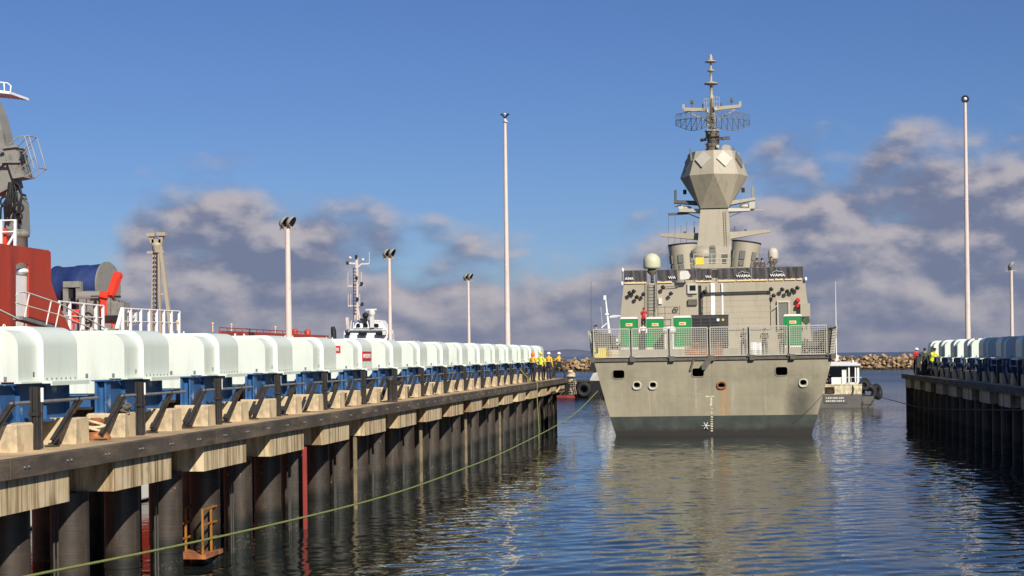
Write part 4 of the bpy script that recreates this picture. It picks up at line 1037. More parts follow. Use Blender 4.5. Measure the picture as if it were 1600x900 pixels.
# small gear on the deck
def onship(name, label, cat, px, Y, fn, mats, group=None):
    q = SW(px, 552, Y); T = MB(); fn(T); o = T.build(name, mats); o.location = (q.x, q.y, DK + (.63 if Y > 11 else .06)); return tag(o, label, cat, group)
onship('deck_box', 'low yellow deck box behind the leftmost safety net', 'box', 936, 3, lambda b: (b.bbox((-.45, -.3, 0), (.45, .3, .6), .05), b.box((-.48, -.33, .6), (.48, .33, .66))), 'yellow')
onship('rope_basket', 'pale coiled hose in a basket behind the second net', 'hose', 958, 3, lambda b: [b.torus((0, 0, .08 + .1 * k), .42 - .03 * k, .05) for k in range(5)], 'rope')
onship('white_drum', 'white drum beside the standing sailor at right centre', 'drum', 1177, 6, lambda b: b.lathe([(.26, 0), (.28, .05), (.28, .4), (.3, .43), (.28, .46), (.28, .85), (.24, .88)], n=14), 'white')
onship('white_drum', 'white drum nearest the hangar between two sailors', 'drum', 1187, 9, lambda b: b.lathe([(.26, 0), (.28, .05), (.28, .4), (.3, .43), (.28, .46), (.28, .85), (.24, .88)], n=14), 'white')
onship('white_canister', 'white life raft canister lying between the second and third toilets', 'canister', 1046, 12, lambda b: (b.lathe([(.15, -.42), (.22, -.36), (.24, 0), (.22, .36), (.15, .42)], (0, 0, 1.25), (1, 0, 0)), b.bar((-.25, 0, 0), (-.25, 0, 1.05), .08), b.bar((.25, 0, 0), (.25, 0, 1.05), .08)), 'white')
onship('pallet_stack', 'low stack of brown timber pallets behind the middle net', 'pallets', 1100, 8, lambda b: [b.box((-1.2, -.5 + .18 * j, .14 * k), (1.2, -.38 + .18 * j, .14 * k + (.04 if j % 2 else .1))) for k in range(7) for j in range(6)], 'rust')
onship('mooring_capstan', 'dark mooring winch behind the rightmost safety net', 'winch', 1272, 4, lambda b: (b.box((-.8, -.4, 0), (.8, .4, .2)), b.lathe([(.45, -.6), (.45, -.5), (.25, -.45), (.25, .45), (.45, .5), (.45, .6)], (0, 0, .65), (1, 0, 0)), b.box((-.75, -.3, .2), (-.62, .3, .9)), b.box((.62, -.3, .2), (.75, .3, .9))), 'netdark')
# crew
def crew(label, px, Y, zbase, rz=0, **kw):
    q = SW(px, 552, Y); return person('person', label, (q.x, q.y, zbase), rz, **kw)
PI = math.pi
zs = DK + .06
crew('person in dark camouflage and black cap standing at the left corner of the flight deck', 932, 1.6, zs + .25, -1.2, top='camo', low='camo', legs='camo', hat='cap', hatmat='black', arms='fold')
crew('person in black and white standing between the two leftmost green toilets', 1005, 13, zs + .57, 0, top='white', low='navy', legs='navy', hat='cap', hatmat='black', arms='rail')
crew('person in red jacket and red cap perched at the top of the hangar steps', 1006, 22, RZ - 3.7, .3, top='redcloth', low='redcloth', legs='navy', hat='cap', hatmat='redcloth', arms='reach', lean=.15)
one('ladder_platform', lambda b: (lambda p: (b.box((p.x - .8, 21.6, RZ - 3.8), (p.x + .8, HY - .02, RZ - 3.7)), [b.bar((p.x + sx, 21.7, DK), (p.x + sx, 21.7, RZ - 3.8), .08) for sx in (-.7, .7)]))(S(1006, 500, 22)), 'shipdark', SH)
crew('person in tan camouflage leaning on the net beside a white drum', 1162, 5, zs, .2, top='camo', low='camo', legs='camo', arms='reach', lean=.1)
crew('person in camouflage with folded arms standing in front of the hangar door', 1195, 7, zs, 0, top='camo', low='camo', legs='camo', arms='fold')
crew('person in green beside the lone right hand toilet', 1222, 9, zs, .3, top='greencloth', low='greencloth', legs='camo', arms='rail')
crew('person in dark camouflage, left of the three on the hangar roof, leaning on the rail', 1181, HY + 1.5, RZ, .6, top='camo', low='camo', legs='camo', hat='cap', hatmat='black', arms='rail', lean=.25)
crew('person in camouflage, middle of the three on the hangar roof', 1192.5, HY + 1.7, RZ, 0, top='camo', low='camo', legs='camo', hat='cap', hatmat='black', arms='fold')
crew('person in camouflage, right of the three on the hangar roof below the small dome', 1207, HY + 1.6, RZ + .1, -.3, top='camo', low='camo', legs='camo', arms='rail', hat='cap', hatmat='greencloth')

# ------------------------------------------------------------------ boats
def tyre(b, c, R_, r, axis):
    b.torus(c, R_, r, axis, 18, 8)
# work boat on the right
q = atZ(1310, 637, 0)
WB = thing('work_boat', 'small cream work boat with open wheelhouse and tyre fenders beside the ship', 'boat', (q.x, q.y, 0), R(-3))
def wbh(b):
    b.loft([[(-1.75, 0, -.5), (1.9, 0, -.5), (2.0, 0, 1.15), (-1.8, 0, 1.15)], [(-2.0, 3, -.5), (2.1, 3, -.5), (2.3, 3, 1.15), (-2.1, 3, 1.15)], [(-1.9, 9, -.5), (2, 9, -.5), (2.3, 9, 1.3), (-2.1, 9, 1.3)], [(-.1, 13, -.5), (.1, 13, -.5), (.2, 13, 1.6), (-.2, 13, 1.6)]])
one('hull', wbh, 'boatgrey', WB)
one('name_board', lambda b: (b.box((-1.2, -.06, .42), (.75, -.002, 1.0))), 'boatgrey', WB)
one('name_letters', lambda b: [b.box((-1.05 + .16 * k, -.075, .78 - .26 * j), (-1.05 + .16 * k + (.11 if (k * 7 + j) % 3 else .07), -.0605, .9 - .26 * j)) for j in range(2) for k in range(10)], 'offwhite', WB)
one('bulwark', lambda b: (b.box((-1.85, .0, 1.151), (1.95, .12, 1.95)), b.box((-1.9, .12, 1.151), (-1.78, 6, 1.95)), b.box((1.88, .12, 1.151), (2.0, 6, 1.95)), b.box((-1.9, -.04, 1.951), (2.02, .14, 2.03))), 'boatcream', WB)
def wbc(b):
    for x in (-1.75, .95, 1.5, 1.75): b.bar((x, 1.0, 1.9), (x, 1.0, 3.6), .12)
    b.box((-1.8, 1.6, 1.2), (1.8, 4.5, 2.0)); b.box((-1.8, 4.3, 2.0), (1.8, 4.5, 3.6)); b.box((.35, 1.2, 2.0), (.8, 1.5, 3.3)); b.box((-.55, 1.2, 2.0), (.3, 1.5, 2.6))
one('wheelhouse', wbc, 'white', WB)
one('roof', lambda b: b.hull([(sx * 1.95, y, 3.61) for sx in (-1, 1) for y in (.7, 4.8)] + [(sx * 1.95, y, 3.72) for sx in (-1, 1) for y in (.7, 4.8)] + [(sx * 1.4, y, 3.95) for sx in (-1, 1) for y in (1.2, 4.3)]), 'silver', WB)
one('windscreen', lambda b: b.box((-1.7, 4.26, 2.1), (1.7, 4.29, 3.5)), 'glass', WB)
one('roof_rail', lambda b: (b.tube([(-1.9, 1, 3.7), (-1.6, 1, 4.3), (-1.0, 1, 3.9)], .04, 6), b.bar((1.3, 1, 3.7), (1.3, 1, 4.1), .12)), 'white', WB)
one('whip_antenna', lambda b: (b.tube([(-.1, 2, 3.9), (-.1, 2, 7.5), (-.1, 2, 11)], [.05, .04, .015], 6), b.cbox((-.05, 2, 4.3), (.25, .25, .5))), 'white', WB)
for c, r1, r2, ax in (((2.55, 1.0, 1.25), .55, .26, (.25, -1, 0)), ((3.35, 2.2, 1.3), .5, .24, (1, -.5, .2)), ((2.5, 3.5, 1.9), .45, .22, (1, -.5, .6)), ((2.2, .5, 1.9), .35, .17, (.6, -1, .5)), ((-1.62, -.1, 1.5), .24, .1, (0, -1, 0))):
    b = MB(); tyre(b, c, r1, r2, ax); b.build('tyre_fender', 'black', WB)
one('stern_gear', lambda b: (b.box((-1.1, -.1, 1.25), (-.3, -.03, 1.8)), b.tube([(-1.0, -.12, 1.3), (-.9, -.16, 1.7), (-.4, -.16, 1.7), (-.35, -.12, 1.3)], .05, 6), b.tube([(1.2, .05, 2.0), (1.3, -.14, 1.6), (1.25, -.14, 1.2)], .05, 6)), 'rockdark', WB)
for x in (-1.75, .2, 1.1): one('deck_rail', lambda b: (b.bar((x, .3, 2.03), (x, .3, 2.6), .04), b.bar((x, .3, 2.6), (x + .9, .3, 2.6), .04)), 'offwhite', WB)
one('side_sponson', lambda b: (b.box((2.02, .2, -.4), (3.0, 6, .95)), b.box((2.1, .12, .25), (2.9, .2, .5))), 'boatgrey', WB)
person('person', 'person in dark clothing standing inside the wheelhouse of the work boat', (q.x - .6, q.y + 2.2, 1.2 + .02), 0, top='navy', low='navy', legs='navy', arms='rail')
# dark tug beyond the pier head, its house hidden by the frigate
q = atZ(905, 621, 0)
TG = thing('tugboat', 'dark hulled tug with tyre fenders lying beyond the left pier head', 'tugboat', (q.x, q.y, 0), R(4))
def tgh(b):
    b.loft([[(x, -w_ * .5, -.6), (x, w_ * .5 + 6, -.6), (x, w_ * .5 + 6.4, zt), (x, -w_ * .5 - .4, zt)] for x, w_, zt in ((-14, 1, 1.75), (-11, 3, 1.75), (0, 4, 1.8), (8, 3.6, 2.2), (15, .5, 3.2))])
one('hull', tgh, 'tughull', TG)
one('bulwark_rail', lambda b: (b.bar((-11, -2, 1.86), (1.3, -2.45, 1.92), .25), ), 'blacksteel', TG)
one('antifouling_band', lambda b: b.box((-9, -2.35, .02), (0.2, -2.2, .35)), 'tugred', TG)
for c, r1 in (((.6, -2.75, .95), .62), ((-5, -2.55, .9), .55), ((4, -2.9, 1.1), .6)):
    b = MB(); tyre(b, c, r1, .3, (0, 1, 0)); b.build('tyre_fender', 'black', TG)
one('wheelhouse', lambda b: (b.box((1.9, -.9, 1.9), (7.5, 4, 4.3)), b.box((2.6, -.3, 4.3), (6.5, 3.6, 6.3))), 'offwhite', TG)
one('windows', lambda b: (b.box((2.7, -.36, 5.0), (6.4, -.302, 5.9)), [b.cbox((3 + k * 1.2, -.93, 3.4), (.6, .05, .6)) for k in range(4)]), 'glass', TG)
one('side_fender', lambda b: (b.hull([(1.2, -1.2, 1.9), (2.4, -1.2, 1.9), (2.4, -1.6, 2.9), (1.8, -1.2, 3.1), (1.3, -.2, 2.2), (2.4, 0, 3.0)])), 'offwhite', TG)
one('bow_fender', lambda b: (b.bar((1.6, -1.0, 3.0), (2.2, -1.0, 4.9), .9),), 'black', TG)
mb_ = atZ(905, 621, 0)
def tgm(b):
    T_ = lambda px, py: (lambda v: Vector((v.x - q.x, v.y - q.y, v.z)))(at(px, py, q.y + .5))
    b.tube([T_(952, 520), T_(946, 462)], [.18, .07], 8); b.bar(T_(953, 495), T_(966, 494), .2); b.bar(T_(957, 493), T_(970, 493.5), .3, .12)
    b.bar(T_(940, 512), T_(951, 503), .1); b.cbox(T_(945.5, 465), (.3, .3, .5)); b.cbox(T_(949, 491), (.4, .4, .2)); b.tube([T_(942, 514), T_(939, 480)], .02, 5)
one('mast', tgm, 'white', TG)
one('cabin_top', lambda b: (b.hull([(2.2, -.6, 6.3), (7, -.6, 6.3), (7, 3.8, 6.3), (2.2, 3.8, 6.3), (3, 0, 6.6), (6, 0, 6.6)])), 'white', TG)

# ------------------------------------------------------------------ red ship on the far side of the left pier
XR = -20.4
RS = thing('red_ship', 'red hulled supply ship moored behind the left pier with a tall red bulwark', 'ship')
def rsh(b):
    b.loft([[(XR + .3, y, -1), (XR, y, 5.75), (XR - 14 * k, y, 5.75), (XR - 14 * k + .3, y, -1)] for y, k in ((6, 1), (60, 1), (70, .9), (77, .55))])
one('hull', rsh, 'redhull', RS)
one('waterline_band', lambda b: b.box((XR + .1, 7, .05), (XR + .33, 60, .62)), 'white', RS)
def bulw(b):
    D = (-.05, 0, 0); Q = lambda x, y: atX(x, y, XR + .0)
    b.prism([Q(-60, 372), Q(25, 384), Q(25, 520), Q(-60, 520)], D)
    b.prism([Q(25.03, 384), Q(44.97, 386.5), Q(44.97, 414), Q(40, 410.5), Q(30, 410.5), Q(25.03, 414)], D)
    b.prism([Q(45, 386.5), Q(76, 391), Q(79.5, 394.5), Q(80, 440), Q(90, 470), Q(112, 520), Q(45, 520)], D)
one('bulwark', bulw, 'redhull', RS)
Q = lambda x, y, dx=0: atX(x, y, XR + dx)
def inner(b):
    p, r_ = Q(22, 431, -.3), Q(50, 516, -.3); b.box((XR - .6, p.y - .3, p.z), (XR - .1, r_.y + .6, r_.z))
    b.sphere(Q(35, 424, -.2), .2, sc=(1, 1.6, .5))
one('white_locker', inner, 'white', RS)
# rail along the deck edge further on
def drail(b):
    a, c = Q(345, 520.5), Q(513, 523.5)
    b.box((XR - .1, a.y, 5.74), (XR + .02, c.y, 5.95)); b.tube([(XR - .05, a.y, 6.08), (XR - .05, c.y - 4, 6.06)], .02, 5)
    for k in range(14): y = a.y + (c.y - a.y - 4) * k / 13; b.tube([(XR - .05, y, 5.9), (XR - .05, y, 6.08)], .02, 5)
    for px in (470, 490): p = Q(px, 520); b.lathe([(.14, 0), (.16, .25), (.05, .32)], (XR - .3, p.y, 5.9))
one('deck_rail', drail, 'redhull', RS)
for px in (285, 340, 369, 437):
    yv = Q(px, 515).y; one('deck_lamp', lambda b: (b.tube([(XR - .2, yv, 5.9), (XR - .2, yv, 6.2)], .025, 6), b.sphere((XR - .2, yv, 6.23), .05)), 'cream', RS)
# white rails
def wrail(pxs, top, bot, X_):
    def f(b):
        P = [atX(px, top(px), X_) for px in pxs]; Bt = [atX(px, bot(px), X_) for px in pxs]
        b.tube(P, .035, 6); b.tube([(p + c) / 2 for p, c in zip(P, Bt)], .02, 6)
        for p, c in zip(P, Bt): b.bar(p, c, .09, .06)
    return f
one('white_railing', wrail([92, 109, 130, 150, 161], lambda x: 471 + .1 * (x - 92), lambda x: 515, XR - .4), 'white', RS)
one('white_railing', wrail([192, 204, 220, 233, 245, 256, 268, 280], lambda x: 482 + .05 * (x - 192), lambda x: 522, XR - .4), 'white', RS)
one('white_frame', lambda b: (b.bar(atX(203, 485, XR - .5), atX(203, 512, XR - .5), .12), b.bar(atX(211, 484, XR - .5), atX(211, 506, XR - .5), .12), [b.bar(atX(203, y, XR - .5), atX(211, y, XR - .5), .1) for y in (485, 495, 505)]), 'white', RS)
one('rail_stay', lambda b: b.bar(atX(192, 482, XR - .45), atX(183, 515, XR - .45), .12), 'white', RS)
# gangway coming down from the door
GW = thing('gangway', 'sloping aluminium gangway with handrails leading down from the red bulwark', 'gangway', (0, 0, 0))
def gw(b):
    A = lambda x, y: atX(x, y, XR + .6)
    b.bar(A(28, 497), A(160, 535), .3, .1)
def gwr(b):
    A = lambda x, y, d=.6: atX(x, y, XR + d)
    for d in (.5, .75):
        b.tube([A(25, 462, d), A(28, 457, d), A(36, 456, d), A(45, 458, d), A(92, 474, d), A(165, 513, d), A(195, 525, d)], .022, 6); b.tube([A(25, 473, d), A(92, 492, d), A(165, 522, d)], .02, 6)
        for x, y in ((46, 458), (80, 470), (94, 476), (130, 495), (164, 513)): b.tube([A(x, y, d), A(x - 8, y + 38, d)], .022, 6)
    b.tube([A(-10, 480), A(25, 497), A(60, 506)], .03, 6)
one('walkway', gw, 'galv', GW); one('handrail', gwr, 'offwhite', GW)
# blue hose reel with grey machinery
ry = 57.0
RL = thing('hose_reel', 'big blue hose reel with grey end flange on the red ship deck', 'reel', (0, 0, 0))
ca, cb = at(93, 451, ry), at(172, 447, ry); ax_ = Vector((1, -.12, .02)).normalized(); Lr = (cb - ca).length
one('drum', lambda b: b.lathe([(.80, 0), (.82, .1), (.80, .2), (.81, Lr * .4), (.84, Lr * .42), (.84, Lr * .62), (.82, Lr * .64), (.86, Lr * .97), (.84, Lr)], ca, ax_, 28), 'reelblue', RL)
one('flange', lambda b: b.lathe([(.92, Lr + .001), (.92, Lr + .06)], ca, ax_, 28), 'craneg', RL); one('flange', lambda b: b.lathe([(.86, -.05), (.86, -.001)], ca, ax_, 28), 'reelblue', RL)
def stand(b):
    zd = 5.75
    for px in (104, 124): p = at(px, 445, ry - 1.2); b.box((p.x - .1, p.y - .1, zd), (p.x + .1, p.y + .1, p.z + .1))
    p, r_ = at(101, 440, ry - 1.2), at(127, 449, ry - 1.2); b.box((p.x, p.y - .15, p.z), (r_.x, p.y + .15, r_.z))
    for x0, x1, yt in ((128, 139, 462), (140, 158, 463), (167, 178, 466), (178, 190, 470), (188, 199, 473)):
        p, r_ = at(x0, yt, ry - 1.5), at(x1, 520, ry - 1.5); b.box((p.x, p.y - .25 - .01 * x0 % .07, zd), (r_.x, p.y + .3, p.z))
    for px in (134, 150): c = at(px, 463, ry - 1.6); b.lathe([(.2, -.25), (.2, .25)], c, (1, 0, 0), 14)
one('machinery_stand', stand, 'craneg', RL)
for x0, x1, y0, y1 in ((108, 114, 452, 466), (147, 151.5, 468, 476), (160, 186, 493, 501), (178, 189, 462, 465), (142, 155, 462, 463.5)):
    p, r_ = at(x0, y0, ry - 1.9), at(x1, y1, ry - 1.9); one('dark_panel', lambda b: b.box((p.x, p.y - .03, p.z), (r_.x, p.y, r_.z)), 'black', RL)
one('hose_coil', lambda b: b.torus(at(137, 497, ry - 2), .18, .04, (0, 1, 0)), 'black', RL)
def arm(b):
    p, r_ = at(172, 464, ry - 1.7), at(184, 431, ry - 1.2)
    b.bar(p, r_, .26, .24); b.lathe([(.15, -.12), (.15, .12)], r_, (0, 1, 0), 14); b.bar(at(163, 462, ry - 1.7), at(165, 505, ry - 1.7), .24); b.bar(at(157, 459, ry - 1.8), at(170, 462, ry - 1.8), .22); b.bar(at(160, 506, ry - 1.7), at(178, 507, ry - 1.7), .2)
one('lifting_arm', arm, 'orange', RL)
one('red_valves', lambda b: [b.sphere(at(px, py, ry - 2.2), .1) for px, py in ((113, 488), (117, 494), (121, 487), (114, 501), (120, 502))] + [b.bar(at(115, 484, ry - 2.2), at(115, 515, ry - 2.2), .06)], 'orange', RL)
# steel tower with ladder
TW = thing('deck_tower', 'slim grey steel tower with ladder and raking leg on the red ship', 'tower', (0, 0, 0))
ty = 61.0
T2 = lambda x, y, d=0: at(x, y, ty + d)
def tower(b):
    for x0, x1 in ((237, 240), (251, 248)): b.bar(T2(x0, 522), T2(x1, 385), .08, .08)
    for d in (0, .45): b.bar(T2(243 + 3 * d, 522, d), T2(244, 385, d), .06)
    b.bar(T2(268, 522), T2(251, 385), .14, .14); b.bar(T2(251, 460), T2(262, 459), .08)
    b.lathe([(.14, -.35), (.2, -.1), (.24, 0), (.14, .05)], T2(245, 381), n=12); b.bar(T2(230, 394.5), T2(256, 394), .1)
    b.bar(T2(238.5, 380), T2(237, 368), .16); b.bar(T2(251, 380), T2(253, 368), .16); b.cbox(T2(237, 367), (.34, .3, .14)); b.cbox(T2(253, 366), (.36, .3, .14)); b.bar(T2(238, 377), T2(252, 377), .16)
one('frame', tower, 'shipgrey', TW)
one('ladder', lambda b: [b.bar(T2(239, 395 + 7 * k, -.1), T2(245, 395 + 7 * k, -.1), .035) for k in range(17)] + [b.bar(T2(245.5, 392, -.1), T2(245, 520, -.1), .035)], 'blacksteel', TW)
# crane at the left edge
CR = thing('deck_crane', 'grey deck crane with hoses and a wire cage at the left edge', 'crane', (0, 0, 0))
cy_ = 50.0
C2 = lambda x, y, d=0: at(x, y, cy_ + d)
def ped(b):
    c = C2(26, 385); b.lathe([(.36, 5.7 - c.z), (.36, .3), (.42, .32), (.42, .48), (.36, .5), (.36, .55)], c, n=18)
one('pedestal', ped, 'craneg', CR)
def slew(b):
    b.prism([C2(6, 362), C2(31, 362), C2(29, 318), C2(24, 300), C2(10, 296)], (0, .8, 0)); b.prism([C2(-8, 305, -.1), C2(22, 290, -.1), C2(10, 240, -.1), C2(4, 205, -.1), C2(-4, 175, -.1), C2(-30, 120, -.1), C2(-60, 130, -.1)], (0, .7, 0))
    b.bar(C2(0, 258, -.2), C2(14, 242, -.2), .16)
one('boom', slew, 'craneg', CR)
def cabbox(b):
    b.prism([C2(4, 232, -.3), C2(26, 229, -.3), C2(38, 276, -.3), C2(20, 279, -.3)], (0, .7, 0)); b.bar(C2(4, 253, -.35), C2(32, 253, -.35), .06)
    b.bar(C2(2, 231, -.35), C2(27, 228, -.35), .08)
one('winch_box', cabbox, 'craneg', CR)
def cg(b):
    a = [C2(26, 230, -.4), C2(45, 212, -.5), C2(60, 262, -.5), C2(39, 277, -.4)]; c = [v + Vector((0, .6, .02)) for v in a]
    for L_ in (a, c): b.tube(L_, .022, 6)
    for p, r_ in zip(a, c): b.tube([p, r_], .02, 6)
    for t in (.33, .66): b.tube([a[1] * (1 - t) + a[2] * t, a[0] * (1 - t) + a[3] * t], .018, 6)
    b.tube([a[1] + Vector((-.15, 0, 0)), a[2] + Vector((-.15, 0, 0))], .018, 6); b.tube([C2(15, 225, -.4), C2(30, 213, -.4), C2(46, 212.5, -.4)], .02, 6)
one('wire_cage', cg, 'lampgrey', CR)
one('cage_hook', lambda b: [b.torus(C2(34 + k, 240 + 4 * k, -.4), .06, .03, (1, 0, .5)) for k in range(4)], 'black', CR)
def hoses(b):
    rr = random.Random(2)
    for k in range(9):
        x = 4 + 3 * k; b.tube([C2(14 + 1.2 * k, 285, -.35), C2(x + rr.uniform(0, 8), 300 + rr.uniform(-4, 8), -.5), C2(x + rr.uniform(-3, 6), 325, -.45), C2(x + rr.uniform(-4, 4), 340 + rr.uniform(-6, 10), -.3)], .035, 6)
    b.tube([C2(20, 283, -.35), C2(30, 290, -.5), C2(34, 305, -.5), C2(30, 335, -.4)], .04, 6)
    b.torus(C2(30, 325, -.45), .14, .035, (0, 1, 0)); b.torus(C2(29, 338, -.45), .12, .035, (0, 1, 0)); b.torus(C2(8, 315, -.45), .16, .035, (0, 1, 0))
one('hydraulic_hoses', hoses, 'black', CR)
def crail(b):
    for y in (344, 362): b.tube([C2(-10, y + 1, -1.2), C2(24, y, -1.2)], .03, 6)
    for x in (2, 24): b.bar(C2(x, 343, -1.2), C2(x - .5, 386, -1.2), .08)
    b.bar(C2(24, 364, -1.2), C2(12, 384, -1.2), .07)
one('white_railing', crail, 'white', CR)
one('red_post', lambda b: b.bar(C2(8, 357, -1.0), C2(8, 385, -1.0), .14), 'orange', CR)
# white mast platform just reaching into the frame
MP = thing('mast_platform', 'white railed mast platform tip at the top left edge', 'mast platform', (0, 0, 0))
def mp(b):
    b.prism([C2(-60, 133, .5), C2(16, 143, .5), C2(17, 147, .5), C2(-60, 139, .5)], (0, 1.4, 0)); b.bar(C2(-50, 135, 1.2), C2(-50, 480, 1.2), .4)
def mpr(b):
    for d in (.5, 1.8): b.tube([C2(-60, 121, d), C2(12, 130, d), C2(17, 134, d), C2(16, 145, d)], .025, 6); b.tube([C2(6, 129, d), C2(7, 143, d)], .025, 6)
one('platform', mp, 'white', MP); one('railing', mpr, 'white', MP)

# white tug behind the pier at px 530-610
wy = 114.0
WT = thing('harbour_tug', 'white harbour tug with tall cream ladder mast and black funnel behind the left hoists', 'tugboat', (0, 0, 0))
W2 = lambda x, y, d=0: at(x, y, wy + d)
def wth(b):
    p = W2(520, 560); r_ = W2(640, 560); b.loft([[(x, wy - 1 - k, -.6), (x, wy + 7 + k, -.6), (x, wy + 7.4 + k, 2.2), (x, wy - 1.4 - k, 2.2)] for x, k in ((p.x - 4, 0), (p.x, .6), (r_.x, .6), (r_.x + 3, -2.5))])
one('hull', wth, 'tughull', WT)
def wtw(b):
    for y0, y1, x0, x1, x2, x3 in ((500, 513, 552, 598, 558, 592), (513, 516, 545, 602, 552, 598), (516, 560, 536, 605, 536, 605)):
        a = [W2(x2, y0), W2(x3, y0)]; c = [W2(x0, y1), W2(x1, y1)]
        b.loft([[c[0], c[1], c[1] + Vector((0, 2.6, 0)), c[0] + Vector((0, 2.6, 0))], [a[0] + Vector((0, .3, 0)), a[1] + Vector((0, .3, 0)), a[1] + Vector((0, 2.3, 0)), a[0] + Vector((0, 2.3, 0))]])
one('wheelhouse', wtw, 'white', WT)
one('windows', lambda b: [b.prism([W2(x0 + 2.5, 505.5 , -.0), W2(x1 - 1.5, 505.5, -.0), W2(x1 - .5, 510, -.12), W2(x0 + 1.5, 510, -.12)], (0, .25, 0)) for x0, x1 in ((555, 563), (566, 575), (580, 592))] + [b.prism([W2(x0, 519, -.06), W2(x1, 519, -.06), W2(x1, 524, -.06), W2(x0, 524, -.06)], (0, .1, 0)) for x0, x1 in ((540, 547), (560, 573), (587, 597))], 'glass', WT)
def wtm(b):
    b.bar(W2(559, 500), W2(558.5, 440), .13); b.bar(W2(558.5, 440), W2(557.5, 402), .18); b.bar(W2(563, 500), W2(559, 478), .09); b.bar(W2(554, 500), W2(558, 478), .09)
    b.bar(W2(543, 411), W2(558, 412), .13); b.bar(W2(558, 418), W2(566, 412), .12); b.bar(W2(566, 412.5), W2(577, 412), .1)
    for y in (447, 478): b.bar(W2(544, y), W2(568, y - 1), .1)
    for x, y in ((547, 403), (567, 406)): b.sphere(W2(x, y), .12)
    for x, y0, y1 in ((577, 412, 394), (543.5, 445, 426), (564.5, 445, 425), (544, 478, 459), (548, 478, 459), (562, 475, 459)): b.tube([W2(x, y0), W2(x, y1)], .03, 5)
    b.bar(W2(542.5, 496), W2(544, 514), .2)
one('mast', wtm, 'pole', WT)
one('mast_ladder', lambda b: [b.bar(W2(552, 420 + 5 * k, -.1), W2(557, 420 + 5 * k, -.1), .05) for k in range(15)] + [b.bar(W2(552, 418, -.1), W2(553, 500, -.1), .05)], 'blacksteel', WT)
for x, y in ((556.5, 401), (557, 434), (558, 467), (543, 411), (565, 443), (566, 475)): one('mast_lamp', lambda b: b.cbox(W2(x, y, -.2), (.17, .17, .22)), 'black', WT)
one('searchlight', lambda b: (b.sphere(W2(571, 493), .24, sc=(1, 1, 1)), b.bar(W2(571, 496), W2(571, 505), .2), b.bar(W2(563, 499), W2(574, 500), .16)), 'black', WT)
one('radar_scanner', lambda b: (b.bar(W2(571.5, 484), W2(588.5, 483.5), .12), b.bar(W2(581, 486), W2(582, 512), .28), b.lathe([(.2, -.2), (.26, 0), (.2, .2)], W2(581, 489))), 'offwhite', WT)
one('upper_rail', lambda b: [b.bar(W2(x, 501, .2), W2(x + s_, 515, .2), .05) for x, s_ in ((549, -1), (553, -1), (586, 1), (590, 3), (594, 6))] + [b.bar(W2(548, 502, .2), W2(555, 502, .2), .05), b.bar(W2(585, 501, .2), W2(596, 501, .2), .05), b.bar(W2(596, 501, .2), W2(604, 516, .2), .06)], 'white', WT)
one('funnel', lambda b: b.tube([W2(522.5, 540), W2(521, 516), W2(520, 510.5)], [.2, .2, .14], 10), 'black', WT)
one('side_lamp', lambda b: [b.cbox(W2(x, y), (.25, .3, .3)) for x, y in ((601, 520), (612, 519), (611, 526))], 'offwhite', WT)

# ------------------------------------------------------------------ pier clutter, ropes, people
def loops(b, c, n, r, rr, flat=.35, tilt=.4, seed=0, th=.035):
    g = random.Random(seed); c = Vector(c)
    for k in range(n):
        a = Vector((g.uniform(-tilt, tilt), g.uniform(-tilt, tilt), 1)); 
        b.torus(c + Vector((g.uniform(-.05, .05), g.uniform(-.05, .05), k * th * 1.5)), r * g.uniform(.75, 1.1), th, a, 16, 6)
bp = atZ(150, 687, DZ)
BO = thing('mooring_bollard', 'rusty mooring bollard on the left pier between the first two hoists', 'bollard', (bp.x, bp.y, DZ))
one('base', lambda b: b.lathe([(.3, 0), (.3, .05), (.25, .12), (.22, .16)], n=18), 'rust', BO); one('post', lambda b: b.lathe([(.14, .16), (.13, .3), (.18, .34), (.18, .4), (.1, .44)], n=18), 'rust', BO)
o = MB(); loops(o, (bp.x, bp.y, DZ + .2), 4, .2, .1, seed=2, tilt=.25, th=.03); tag(o.build('mooring_rope', 'rope'), 'pale mooring rope wound round the rusty bollard', 'rope')
for px, py, lab, sd, n in ((412, 648, 'coil of cream rope lying beside a block near the fourth left hoist', 4, 7), (640, 617, 'small coil of cream rope on the deck near the eighth left hoist', 5, 5), (175, 640, 'tangled bundle of thin grey line on the block behind the rusty bollard', 6, 8)):
    c = atZ(px, py, DZ) if sd != 6 else Vector((-12.75, 31.9, DZ + .5)); o = MB(); loops(o, (c.x, c.y, c.z + .05), n, .15 if sd == 6 else .24, .1, seed=sd, tilt=.8, th=.012 if sd == 6 else .032)
    tag(o.build('rope_coil', 'timber' if sd == 6 else 'rope'), lab, 'rope')
for px, py, lab in ((385, 652, 'dark steel mooring bollard near the rope coil on the left pier'), (610, 628, 'dark steel bollard between the sixth and seventh left hoists')):
    c = atZ(px, py, DZ); T = thing('mooring_bollard', lab, 'bollard', (c.x, c.y, DZ))
    one('base', lambda b: b.box((-.22, -.22, 0), (.22, .22, .05)), 'blacksteel', T); one('post', lambda b: b.lathe([(.11, .05), (.1, .7), (.16, .75), (.16, .85), (.1, .9)], n=14), 'blacksteel', T)
